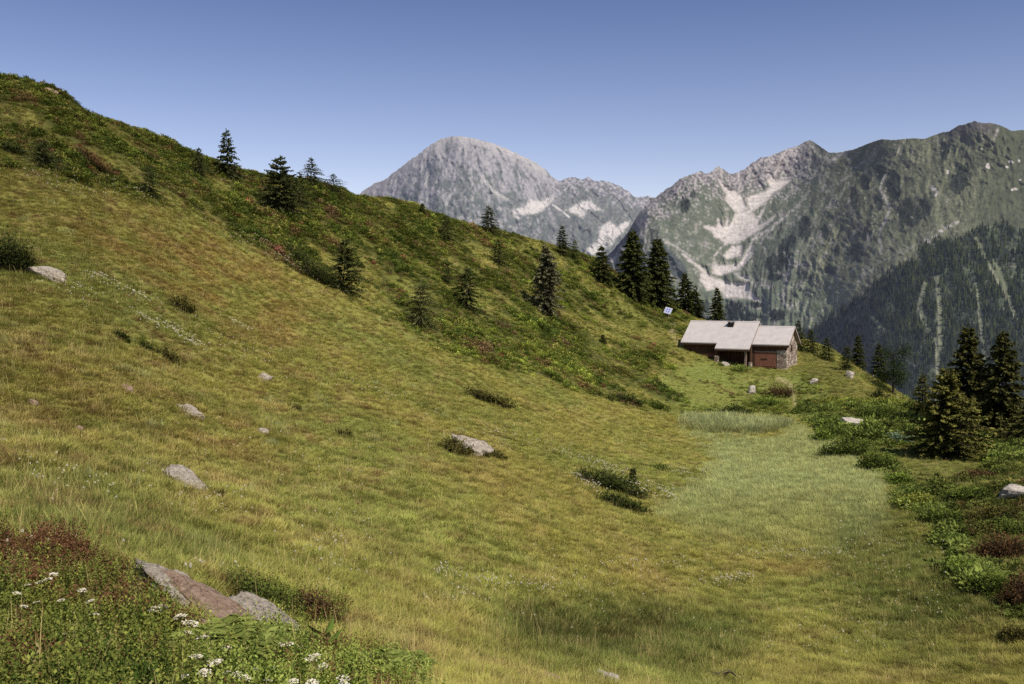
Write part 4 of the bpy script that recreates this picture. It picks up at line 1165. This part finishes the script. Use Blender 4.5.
# ------------------------------------------------------------------ the hut
def boxm(x0, x1, y0, y1, z0, z1):
    V = np.array([(x, y, z) for z in (z0, z1) for y in (y0, y1) for x in (x0, x1)], float)
    F = np.array([(0, 2, 3, 1), (4, 5, 7, 6), (0, 1, 5, 4), (2, 6, 7, 3), (0, 4, 6, 2), (1, 3, 7, 5)])
    return V, F
def slab(c, th):
    """c: four corners (counter-clockwise seen from above), thickness straight down"""
    c = np.array(c, float); b = c - np.array([0, 0, th]); V = np.concatenate([b, c])
    F = np.array([(3, 2, 1, 0), (4, 5, 6, 7), (0, 1, 5, 4), (1, 2, 6, 5), (2, 3, 7, 6), (3, 0, 4, 7)])
    return V, F
def prism(poly, axis, a, b):
    """closed outline extruded along x (axis 0) or y (axis 1)"""
    n = len(poly); V = []
    for t in (a, b):
        for u, v in poly: V.append((t, u, v) if axis == 0 else (u, t, v))
    F4 = np.array([(i, (i + 1) % n, n + (i + 1) % n, n + i) for i in range(n)])
    return np.array(V, float), [F4, np.array([list(range(n))[::-1]]), np.array([list(range(n, 2 * n))])]

def build_hut():
    root = empty('alpine_hut', HUT_O + np.array([0, 0, .12]), -HUT_A, 'low alpine hut with pale roofs, red wooden door and stone gable on the saddle', 'hut')
    def part(name, geo, mat, parent=root, label=None, bev=0):
        V, F = geo
        me = npmesh(name, V, F, False, [MAT[mat]])
        o = mob(name, me, parent, None, label)
        if bev:
            m = o.modifiers.new('bevel', 'BEVEL'); m.width = bev; m.segments = 1; m.limit_method = 'ANGLE'
        return o
    S = math.tan(R(31.5)); YR = 2.5; ZR = 4.0; ZM = 4.42
    def roofpiece(x0, x1, yf, yb, zr):
        front = slab([(x0, yf, zr - S * (YR - yf)), (x1, yf, zr - S * (YR - yf)), (x1, YR, zr), (x0, YR, zr)], .10)
        back = slab([(x0, YR, zr), (x1, YR, zr), (x1, yb, zr - S * (yb - YR)), (x0, yb, zr - S * (yb - YR))], .10)
        return front, back
    # roofs
    def eave(r, x0, x1, yf, ze): part('eave_board', boxm(x0 + .01, x1 - .01, yf + .02, yf + .06, ze - .26, ze - .085), 'wood_dark', r)
    def verge(r, xv, yf, zr):
        ze = zr - S * (YR - yf)
        for (ya, za, yb, zb) in ((yf, ze, YR, zr), (YR, zr, 5.35, zr - S * (5.35 - YR))):
            part('verge_board', slab([(xv - .05, ya, za - .1), (xv - .01, ya, za - .1), (xv - .01, yb, zb - .1), (xv - .05, yb, zb - .1)], .16), 'wood_dark', r)
    def ridge(r, x0, x1, zr): part('ridge_cap', prism([(YR - .14, zr - .065), (YR, zr + .03), (YR + .14, zr - .065), (YR, zr - .02)], 0, x0 - .01, x1 + .01), 'roof', r)
    YP = -1.62; YE = -.82
    zz = lambda y: ZM - S * (YR - y)
    pl = [(-10.35, YE), (-6.62, YE), (-6.62, YP), (-3.22, YP), (-3.22, YR), (-10.35, YR)]
    n = 6; V = np.array([(x, y, zz(y) - .1) for x, y in pl] + [(x, y, zz(y)) for x, y in pl])
    F4 = np.array([(i, (i + 1) % n, n + (i + 1) % n, n + i) for i in range(n)])
    r = part('roof', (V, [F4, np.array([list(range(n))[::-1]]), np.array([list(range(n, 2 * n))])]), 'roof', root, 'long upper roof stepping down over the porch')
    part('back_slope', roofpiece(-10.35, -3.22, YE, 5.35, ZM)[1], 'roof', r)
    eave(r, -10.35, -6.62, YE, zz(YE)); eave(r, -6.62, -3.22, YP, zz(YP)); verge(r, -3.22, YP, ZM); ridge(r, -10.35, -3.22, ZM)
    f, b = roofpiece(-3.32, .28, -.24, 5.35, ZR)
    r = part('roof', f, 'roof', root, 'lower roof of the right hand block'); part('back_slope', b, 'roof', r)
    eave(r, -3.32, .28, -.24, ZR - S * 2.74); verge(r, .28, -.24, ZR); ridge(r, -3.3, .28, ZR)
    # chimney near the ridge of the long roof
    zc = ZM - S * .35
    ch = part('chimney', boxm(-6.2, -5.66, YR - .95, YR - .45, zc - .85, ZM - .10), 'metal_dark')
    part('chimney_cap', boxm(-6.26, -5.6, YR - 1.0, YR - .4, ZM - .05, ZM + .0), 'metal_dark', ch)
    for cx in (-6.17, -5.74): part('chimney_leg', boxm(cx, cx + .05, YR - .85, YR - .55, ZM - .105, ZM - .048), 'metal_dark', ch)
    # right block: door front and stone corner
    zt = ZR - S * (YR - 0) - .13
    part('wall', boxm(-3.25, -.96, .02, .16, 1.52, zt), 'wood_dark', root, 'plank wall above the red door with the eave shadow put in as dark wood')  # shadow under the eave put in as a band of dark planks
    d = part('door', boxm(-3.05, -.99, -.02, .09, .02, 1.5), 'wood_red', root, 'wide red brown plank door')
    part('door_handle', boxm(-2.45, -1.85, -.05, -.022, .82, .9), 'metal_dark', d)
    part('door_batten', boxm(-3.03, -1.01, -.045, -.022, .16, .28), 'wood_red', d)
    part('lintel', boxm(-3.15, -.95, -.035, .018, 1.51, 1.64), 'wood_grey')
    part('door_post', boxm(-3.28, -3.07, -.03, .15, -.4, 1.5), 'wood_dark')
    # stone corner pier and gable
    part('stone_wall', boxm(-.95, 0, 0, .45, -.5, zt - .55), 'stone', root, 'rubble stone corner beside the red door', .03)
    part('wall', boxm(-.95, -.012, .02, .3, zt - .545, zt), 'wood_dark')
    gp = [(.452, -.5), (5.0, -.5), (5.0, ZR - S * 2.5 - .16), (YR, ZR - .16), (.452, ZR - S * (YR - .452) - .16)]
    gw = part('stone_gable', prism(gp, 0, -.42, 0), 'stone', root, 'rubble stone gable end')
    w = part('window', boxm(.004, .03, 1.95, 2.5, 1.55, 2.15), 'wood_dark', root, 'small dark gable window')
    part('pane', boxm(.031, .04, 2.0, 2.45, 1.6, 2.1), 'glass', w); part('window_bar', boxm(.041, .052, 2.2, 2.25, 1.6, 2.1), 'wood_dark', w)
    part('window_lintel', boxm(.004, .05, 1.85, 2.6, 2.17, 2.3), 'wood_grey', root)
    part('back_wall', boxm(-10.1, -.43, 4.75, 5.0, -.5, 2.1), 'stone')
    # long block
    zl = ZM - S * (YR + .45) - .13
    part('wall', boxm(-10.1, -6.72, -.45, -.3, 1.28, zl), 'wood_dark', root, 'dark upper plank wall under the long eave')
    part('wall', boxm(-8.3, -6.72, -.49, -.34, .3, 1.27), 'wood_red', root, 'lower red brown plank wall left of the porch')
    part('foundation', boxm(-10.15, -8.31, -.5, -.3, .2, 1.27), 'stone')
    eg = [(-.29, -.5), (4.74, -.5), (4.74, ZM - S * 2.24 - .14), (YR, ZM - .14), (-.29, ZM - S * (YR + .29) - .14)]
    part('end_wall', prism(eg, 0, -10.1, -9.85), 'wood_dark')
    mg = [(.5, -.3), (4.74, -.3), (4.74, ZM - S * 2.24 - .14), (YR, ZM - .14), (.5, ZM - S * 2.0 - .14)]
    part('partition_wall', prism(mg, 0, -3.45, -3.29), 'wood_dark')
    # porch: open front, dark room behind
    pw = [(-1.4, .1), (.5, .1), (.5, ZM - S * 2.0 - .14), (-1.4, ZM - S * 3.9 - .14)]
    part('porch_side_wall', prism(pw, 0, -6.7, -6.6), 'wood_dark')
    part('porch_side_wall', prism([(-.6, .0), (.5, .0), (.5, ZM - S * 2.0 - .14), (-.6, ZM - S * 3.1 - .14)], 0, -3.42, -3.3), 'wood_dark')
    part('porch_back_wall', boxm(-6.59, -3.46, .52, .62, -.2, 3.0), 'wood_dark')
    part('porch_door', boxm(-5.6, -4.7, .47, .515, .2, 1.75), 'wood_dark')
    part('stone_pier', boxm(-6.72, -6.28, -1.52, -1.07, -.2, 1.12), 'stone', root, 'pale stone pier at the left corner of the porch', .04)
    part('post', boxm(-6.58, -6.44, -1.38, -1.24, 1.121, ZM - S * 3.88 - .12), 'wood_dark')
    part('post', boxm(-3.72, -3.54, -1.4, -1.22, -.1, ZM - S * 3.9 - .12), 'wood_grey', root, 'weathered post at the right corner of the porch')
    part('porch_beam', boxm(-6.6, -3.4, -1.56, -1.43, ZM - S * 4.06 - .30, ZM - S * 4.06 - .125), 'wood_dark')
    part('stone_pier', boxm(-3.5, -3.2, -.75, -.4, -.3, .55), 'stone', root, 'short stone footing beside the red door', .04)
    # firewood stack inside the porch shade is too dark to read; a bench stands there
    part('porch_bench', boxm(-6.2, -5.2, .05, .4, .55, .62), 'wood_dark')

def build_solar():
    p = ground(668, 318)
    root = empty('solar_panel', p, R(-25), 'small solar panel on a post in the grass uphill of the hut', 'solar panel')
    def part(name, geo, mat, parent=root):
        return mob(name, npmesh(name, geo[0], geo[1], False, [MAT[mat]]), parent)
    part('post', tube([(0, .1, -.3), (0, .1, 1.0)], [.035, .035], 8), 'metal_grey')
    pl = part('panel', boxm(-.42, .42, -.4, .4, 0, .035), 'panel_frame'); pl.location = (0, 0, .85); pl.rotation_euler = (R(58), R(14), 0)
    part('cells', boxm(-.36, .36, -.34, .34, .036, .044), 'solar', pl)
    part('brace', tube([(0, .1, .4), (0, -.12, .72)], [.02, .02], 6), 'metal_grey')
# ------------------------------------------------------------------ ground cover
def blade_tuft(name, n, r, h, lean, wd, seed, mat, curve=.35, seg=3):
    g = np.random.default_rng(seed); V = []; F = []; hh = []
    for k in range(n):
        a = g.uniform(0, 6.28); q = r * math.sqrt(g.random()); p = np.array([q * math.cos(a), q * math.sin(a), -.03])
        az = a + g.normal(0, .9); L = h * g.uniform(.55, 1.15); tl = lean * g.uniform(.2, 1.3)
        out = np.array([math.cos(az), math.sin(az), 0]); side = np.array([-math.sin(az + g.normal(0, .6)), math.cos(az), 0]); w = wd * g.uniform(.7, 1.3)
        b = len(V)
        for s in range(seg):
            t = s / seg; c = p + out * L * (tl * t + curve * t * t) + UP * L * (t - .25 * curve * t * t * 2)
            V += [c - side * w * .5 * (1 - t * .6), c + side * w * .5 * (1 - t * .6)]; hh += [t, t]
        t = 1; V.append(p + out * L * (tl + curve) + UP * L * (1 - .5 * curve)); hh.append(1)
        for s in range(seg - 1): F.append((b + 2 * s, b + 2 * s + 1, b + 2 * s + 3, b + 2 * s + 2))
        F.append((b + 2 * seg - 2, b + 2 * seg - 1, b + 2 * seg, b + 2 * seg))
    T = [f[:3] for f in F if f[2] == f[3]]; Q = [f for f in F if f[2] != f[3]]
    me = npmesh(name, np.array(V), [np.array(Q), np.array(T)], True, [mat]); setf(me, 'h', hh)
    return bpy.data.objects.new(name, me)

def leaf_clump(name, n, r, h, leaf, seed, mat, shell=.5):
    g = np.random.default_rng(seed)
    d = g.normal(size=(n, 3)); d[:, 2] = np.abs(d[:, 2]); d /= np.linalg.norm(d, axis=1, keepdims=True)
    q = shell + (1 - shell) * g.random(n) ** .6
    P = d * q[:, None] * np.array([r, r, h]) * (1 + .25 * fbm(d[:, 0] * 3 + seed, d[:, 1] * 3, 2, seed))[:, None]
    D = g.normal(size=(n, 3)) * .8 + d; D[:, 2] = np.abs(D[:, 2]) * .8
    L = leaf * g.uniform(.7, 1.3, n)
    V, F = cards(P, D, L, L * g.uniform(.45, .7, n), g, .1)
    me = npmesh(name, V, F, False, [mat]); hv = np.clip(P[:, 2] / h * .8 + .2 * g.random(n) + .0, 0, 1); setf(me, 'h', np.repeat(hv, 4))
    return bpy.data.objects.new(name, me)

def sprig(name, n, h, leaf, seed, mat):
    g = np.random.default_rng(seed); P = []; D = []
    for k in range(4):
        a = g.uniform(0, 6.28); tip = np.array([math.cos(a) * h * .24, math.sin(a) * h * .24, h * g.uniform(.7, 1.1)])
        s = np.linspace(.2, 1, n // 4)[:, None]; p = tip * s * np.array([1, 1, 1]); P.append(p)
        az = np.arange(n // 4) * 2.4 + a; D.append(np.stack([np.cos(az), np.sin(az), g.uniform(.1, .9, n // 4)], 1))
    P = np.concatenate(P); D = np.concatenate(D); L = leaf * g.uniform(.75, 1.25, len(P))
    V, F = cards(P, D, L, L * .6, g, .08); hv = np.repeat(np.clip(P[:, 2] / h, 0, 1), 4)
    me = npmesh(name, V, F, False, [mat]); setf(me, 'h', hv)
    return bpy.data.objects.new(name, me)

def sample_area(N, Nnear, seed, dmax=124, pxa=-150, pxb=1180):
    g = np.random.default_rng(seed)
    d = np.concatenate([np.sqrt(g.uniform(4.2 ** 2, dmax ** 2, N)), np.exp(g.uniform(math.log(4.2), math.log(60), Nnear))])
    px = g.uniform(pxa, pxb, len(d))
    ax = (px - CX) / FPX
    x = ax * np.where(d > 8, d, 8); y = d
    z = H(x, y); qx, qy = proj(x, y, z)
    rd = np.interp(qx, [r[0] for r in RIDGE], [r[2] for r in RIDGE])
    ok = (y < rd + 5) & (qy < 760)
    hx = (x - HUT_O[0]) * _e1[0] + (y - HUT_O[1]) * _e1[1]; hy = (x - HUT_O[0]) * _e2[0] + (y - HUT_O[1]) * _e2[1]
    ok &= ~((hx > -10.4) & (hx < .15) & (hy > -.1) & (hy < 5.2)) & ~((hx > -6.7) & (hx < -3.3) & (hy > -1.7) & (hy < 1))
    return x[ok], y[ok], z[ok], qx[ok], qy[ok]

def build_grass():
    co = bpy.data.collections.new('grass_kinds')
    M = MAT['grass']
    # alphabetical order fixes the pick index
    protos = [blade_tuft('grass_kind_a', 60, .15, .15, .5, .009, 1, M, .5), blade_tuft('grass_kind_b', 54, .19, .13, .7, .010, 2, M, .6), blade_tuft('grass_kind_c', 64, .13, .20, .4, .008, 3, M, .45), blade_tuft('grass_kind_d', 44, .22, .11, .8, .011, 4, M, .6),
              blade_tuft('grass_kind_e', 40, .2, .27, .22, .009, 5, M, .25), blade_tuft('grass_kind_f', 36, .22, .30, .25, .009, 6, M, .3), blade_tuft('grass_kind_g', 9, .16, .42, .16, .006, 7, M, .12)]
    for o in protos: co.objects.link(o)
    x, y, z, px, py = sample_area(250000, 150000, 21)
    Z = zones(px, py, x, y); g = np.random.default_rng(22); n = len(x)
    sn = SHN(x, y)
    sh = Z['shrub'] * (1 - .7 * Z['strip']) * sstep(-.35, -.05, sn)
    keep = 1 - .75 * sh - .9 * Z['front'] - .8 * np.clip(Z['path'], 0, 1)
    tus = fbm(x / .75, y / .75, 2, 131); tus2 = fbm(x / 2.4, y / 2.4, 3, 137)
    bare = sstep(.32, .55, fbm(x / 1.1, y / 1.1, 3, 91)) * (1 - Z['sedge'])
    keep -= .75 * bare + .55 * Z['bank'] * (py > 405)
    k = g.random(n) < keep
    x, y, z, px, py, tus, tus2 = [a[k] for a in (x, y, z, px, py, tus, tus2)]; Z = {a: b[k] for a, b in Z.items()}; n = len(x)
    Z['sedge'] = (g.random(n) < sstep(.1, .95, Z['sedge'] + .5 * fbm(x / 1.4, y / 1.4, 2, 139))).astype(float)
    c = ground_colour(x, y, px, py, Z) * GRASS_GAIN
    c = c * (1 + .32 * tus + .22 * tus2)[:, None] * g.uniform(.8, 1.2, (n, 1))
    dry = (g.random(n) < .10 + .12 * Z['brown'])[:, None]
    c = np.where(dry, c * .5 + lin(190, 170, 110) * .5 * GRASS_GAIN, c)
    sedge = g.random(n) < np.clip(Z['sedge'] * .9 + Z['reeds'] + .3 * Z['lush'], 0, 1)
    idx = np.where(sedge, g.integers(4, 6, n), g.integers(0, 4, n))
    stalk = (~sedge) & (g.random(n) < .045)
    idx = np.where(stalk, 6, idx); c = np.where(stalk[:, None], lin(176, 158, 104) * g.uniform(.8, 1.2, (n, 1)) * GRASS_GAIN, c)
    s = g.uniform(.75, 1.25, n) * (1 + .5 * tus); s = np.where(sedge, s * (.95 + 1.3 * Z['reeds']), s)
    near = sstep(16, 7, np.hypot(x, y)); s *= (1 - .25 * near) * (1 - .45 * Z['yard'])
    sz = s * np.where(sedge, 1, 1 + .35 * tus)
    rot = np.stack([g.normal(0, .16, n), g.normal(0, .16, n) , g.uniform(0, 6.28, n)], 1)
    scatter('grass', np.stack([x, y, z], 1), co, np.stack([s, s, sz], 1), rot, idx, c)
    tag(bpy.data.objects['grass'], kind='stuff', label='tussocky yellow green alpine grass covering the meadow slope', cat='grass')

def build_shrub_cover():
    co = bpy.data.collections.new('shrub_kinds')
    M = MAT['heath']
    for o in (leaf_clump('shrub_kind_a', 150, .30, .22, .075, 1, M), leaf_clump('shrub_kind_b', 170, .36, .18, .07, 2, M), leaf_clump('shrub_kind_c', 130, .24, .28, .085, 3, M), leaf_clump('shrub_kind_d', 110, .22, .14, .07, 4, M)): co.objects.link(o)
    x, y, z, px, py = sample_area(230000, 8000, 31)
    Z = zones(px, py, x, y); g = np.random.default_rng(32); n = len(x); sn = SHN(x, y)
    zone = np.clip(Z['shrub'] * (1 - .8 * Z['strip']) + .95 * Z['bank'] * (py > 400) + .35 * Z['yard'], 0, 1) * (1 - Z['front'])
    thr = np.where(px < 340, -.16, -.08) + .12 * sstep(450, 650, px) - .35 * (Z['bank'] > .5)
    edge = Z['shrub'] * (1 - Z['shrub']) * 4
    pr = zone * (.12 + .88 * sstep(thr - .12, thr + .2, sn + .2 * edge + .3 * fbm(x / .8, y / .8, 2, 155)))
    pr = pr * (1 - sstep(1.25, .9, np.hypot((px - 938) / 44, (py - 462) / 17)))
    k = g.random(n) < pr * .9 * (1 - np.clip(Z['path'], 0, 1))
    x, y, z, px, py, sn = [a[k] for a in (x, y, z, px, py, sn)]; Z = {a: b[k] for a, b in Z.items()}; n = len(x)
    sp = fbm(x / 5 + 40, y / 5, 3, 141) + .5 * fbm(x / 1.6, y / 1.6, 2, 145) + g.normal(0, .24, n)
    A = lerp(lin(84, 95, 40), lin(124, 128, 56), g.random(n))
    A = np.where((g.random(n) < .18)[:, None], lin(140, 134, 70), A)
    c = np.where((sp > .52)[:, None], lerp(lin(104, 80, 52), lin(134, 112, 72), g.random(n)), A)
    c = np.where((sp < -.2)[:, None], lerp(lin(62, 74, 34), lin(96, 108, 46), g.random(n)), c)
    br = fbm(x / 3.3, y / 3.3 + 70, 3, 151) + g.normal(0, .1, n)
    c = np.where(((br > .3) & (px > 430))[:, None], lerp(lin(124, 136, 54), lin(150, 156, 70), g.random(n)), c)
    c = np.where((br < -.42)[:, None], lin(124, 102, 72), c)
    c = np.where((g.random(n) < .005)[:, None], lin(150, 84, 72), c)
    c = np.where(((Z['bank'] > .5) & (px > 960) & (py > 500))[:, None], lerp(lin(78, 62, 42), lin(104, 92, 50), g.random(n)), c)
    sdb = sdpoly(px, py, RIGHT_BANK) + 5 * fbm(x / 2.2, y / 2.2, 2, 31)
    onb = (Z['bank'] > .5) & (py > 405)
    rim = onb & (sdb > -26) & (px > 790)
    bg = lerp(lin(58, 66, 32), lin(104, 108, 52), np.clip(g.random(n) + .5 * fbm(x / 2.5, y / 2.5, 2, 173), 0, 1))
    c = np.where((onb & (g.random(n) < .72))[:, None], bg, c)
    c = np.where(rim[:, None], lerp(lin(72, 86, 38), lin(126, 134, 66), np.clip(g.random(n) + .5 * fbm(x / 1.5, y / 1.5, 2, 174), 0, 1)), c)
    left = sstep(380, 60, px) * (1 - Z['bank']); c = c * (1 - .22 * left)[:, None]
    s = g.uniform(.55, 1.2, n) * (1 + .9 * np.clip(sn, -.4, .7)) * (1 + .5 * np.clip(fbm(x / 1.1, y / 1.1, 2, 159), -.5, 1)); s *= np.where(Z['yard'] > .5, .72, 1) * np.where(onb, 1.0 + .6 * np.clip(fbm(x / 1.8, y / 1.8, 2, 175) * 2, -.5, 1), 1) * np.where(rim, 1.35, 1)
    rot = np.stack([g.normal(0, .1, n), g.normal(0, .1, n), g.uniform(0, 6.28, n)], 1)
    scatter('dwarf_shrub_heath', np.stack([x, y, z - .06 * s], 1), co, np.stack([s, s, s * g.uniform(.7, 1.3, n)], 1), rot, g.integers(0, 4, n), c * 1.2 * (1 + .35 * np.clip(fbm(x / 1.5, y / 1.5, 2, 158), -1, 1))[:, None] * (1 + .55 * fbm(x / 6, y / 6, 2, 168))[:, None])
    tag(bpy.data.objects['dwarf_shrub_heath'], kind='stuff', label='dark green and reddish dwarf shrub heath on the upper slope', cat='heath')

def build_front():
    co = bpy.data.collections.new('bilberry_kinds')
    for o in (sprig('bilberry_kind_a', 52, .22, .025, 1, MAT['leaf']), sprig('bilberry_kind_b', 60, .28, .022, 2, MAT['leaf']), sprig('bilberry_kind_c', 44, .17, .026, 3, MAT['leaf'])): co.objects.link(o)
    g = np.random.default_rng(41)
    N = 60000
    d = np.sqrt(g.uniform(3.6 ** 2, 16 ** 2, N)); px = g.uniform(-350, 470, N); ax = (px - CX) / FPX
    x = ax * np.where(d > 8, d, 8); y = d; z = H(x, y); px, py = proj(x, y, z); Z = zones(px, py, x, y)
    dens = fbm(x / .9, y / .9, 3, 161)
    k = g.random(N) < Z['front'] * sstep(-.45, .15, dens + .9 * fbm(x / .3, y / .3, 2, 163))
    for lx, ly, r in ((154, 580, 24), (184, 600, 40), (214, 614, 46), (254, 629, 46), (222, 642, 28)):
        k &= ~(((px - lx) / r) ** 2 + ((py - ly) / (r * .42)) ** 2 < 1)
    x, y, z, px, py = x[k], y[k], z[k], px[k], py[k]; n = len(x)
    sp = fbm(x / 1.2, y / 1.2, 3, 165) + g.normal(0, .15, n) + .30 * sstep(610, 570, py)
    c = lerp(lin(80, 90, 40), lin(138, 140, 66), g.random(n))
    c = np.where((sstep(180, 215, px) * sstep(632, 648, py) * .75 > g.random(n))[:, None], lerp(lin(118, 132, 56), lin(158, 166, 84), g.random(n)), c)
    c = np.where((sp > .26)[:, None], lerp(lin(92, 64, 46), lin(124, 90, 62), g.random(n)), c)
    c = np.where((sp < -.3)[:, None], lin(66, 82, 34), c)
    c = np.where((g.random(n) < .03)[:, None], lin(140, 132, 84), c)
    s = g.uniform(.6, 1.2, n) * (1.05 + 1.2 * fbm(x / .55, y / .55, 2, 171) + .5 * dens[k])
    s = np.clip(s, .35, 1.8)
    rot = np.stack([g.normal(0, .2, n), g.normal(0, .2, n), g.uniform(0, 6.28, n)], 1)
    scatter('bilberry_cover', np.stack([x, y, z - .02], 1), co, np.stack([np.clip(s, .5, 1.0), np.clip(s, .5, 1.0), s], 1), rot, g.integers(0, 3, n), c * SHRUB_GAIN)
    tag(bpy.data.objects['bilberry_cover'], kind='stuff', label='glossy green and red bilberry leaves covering the near left corner', cat='bilberry')

COTTON = [  # column, row, spread x, spread y, tilt, count
    (445, 578, 14, 7, 0, 34), (490, 588, 26, 6, .15, 46), (545, 596, 24, 5, .1, 34), (722, 587, 20, 4, 0, 60), (745, 584, 12, 4, 0, 24), (460, 605, 40, 8, 0, 22), (600, 590, 120, 30, 0, 90), (880, 560, 70, 30, 0, 70), (800, 640, 120, 30, 0, 50), (820, 560, 40, 6, 0, 30),
    (100, 284, 14, 5, .4, 40), (135, 300, 30, 5, .45, 60), (150, 328, 20, 3, .5, 40), (175, 338, 18, 3, .5, 50), (195, 352, 16, 3, .4, 50), (240, 330, 16, 3, .5, 30), (80, 300, 30, 8, .3, 30), (270, 255, 60, 6, .5, 90), (310, 275, 40, 5, .55, 60), (70, 190, 60, 10, .25, 60), (130, 195, 40, 8, .3, 30),
    (610, 472, 30, 6, .3, 90), (640, 492, 26, 8, .3, 90), (668, 500, 14, 6, .5, 50), (690, 476, 24, 4, .1, 50), (560, 455, 30, 6, .4, 30), (500, 440, 30, 12, .3, 40), (590, 490, 14, 6, .3, 40), (380, 400, 60, 14, .4, 30), (60, 490, 60, 20, .2, 40), (200, 500, 60, 20, .2, 40), (330, 560, 60, 30, .3, 40), (300, 480, 120, 50, .3, 60), (250, 360, 60, 20, .4, 40), (760, 560, 60, 10, 0, 30), (660, 570, 70, 6, 0, 40), (920, 620, 60, 40, 0, 30), (220, 580, 40, 8, 0, 14), (60, 565, 60, 10, 0, 6)]
def build_cotton():
    co = bpy.data.collections.new('cotton_kinds')
    def cot(name, seed):
        g = np.random.default_rng(seed)
        V0, F0 = tube([(0, 0, 0), (.01, 0, .16), (.015, 0, .28)], [.003, .0025, .002], 3)
        n = 34; d = g.normal(size=(n, 3)); d /= np.linalg.norm(d, axis=1, keepdims=True)
        P = np.repeat([[.015, 0, .28]], n, 0) + d * np.array([.003, .003, .006]); L = np.full(n, .017)
        V1, F1 = cards(P, d * np.array([1, 1, 1.3]), L, L * .55, g, .1)
        V, F = join([(V0, F0), (V1, F1)])
        fm = np.concatenate([np.zeros(len(F0)), np.ones(len(F1))])
        me = npmesh(name, V, F, False, [MAT['grass'], MAT['petal']], fm); setf(me, 'h', np.full(len(V), .5)); return bpy.data.objects.new(name, me)
    for k in range(2): co.objects.link(cot('cotton_kind_%d' % k, 50 + k))
    g = np.random.default_rng(51); P = []; S = []
    for px, py, sx, sy, t, n in COTTON:
        u = g.normal(0, .5, n) * sx; v = g.normal(0, .5, n) * sy
        X = px + u; Y = py + v + u * t
        c0 = ground(px, py)[1]
        for a, b in zip(X, Y):
            # ground distance along the column, cheap march
            D = np.exp(np.linspace(math.log(c0 * .6), math.log(c0 * 1.6), 70)); q = unproj(np.full(70, a), np.full(70, b + 2), D); gap = q[:, 2] - Hbase(q[:, 0], q[:, 1])
            i = np.nonzero(gap <= 0)[0]
            if len(i): P.append(q[i[0]]); S.append(np.clip(D[i[0]] / 24, 1.0, 1.9))
    P = np.array(P); P[:, 2] = H(P[:, 0], P[:, 1]); S = np.array(S) * g.uniform(.7, 1.15, len(P)); n = len(P)
    scatter('cotton_grass', P, co, np.stack([S, S, np.clip(S, .9, 1.25)], 1), np.stack([g.normal(0, .15, n), g.normal(0, .15, n), g.uniform(0, 6.28, n)], 1), g.integers(0, 2, n), np.repeat([lin(130, 136, 70)], n, 0))
    tag(bpy.data.objects['cotton_grass'], kind='stuff', label='white cotton grass tufts and tiny white flowers dotted through the meadow', cat='cotton grass')
GRASS_GAIN = 1.36; SHRUB_GAIN = 1.0
make_materials()
camera(); world_and_sun()
build_terrain()
build_mountains()
build_hut(); build_solar()
build_trees(); build_rocks(); build_bushes(); build_ferns(); build_umbels(); build_twigs()
build_grass(); build_shrub_cover(); build_front(); build_cotton()
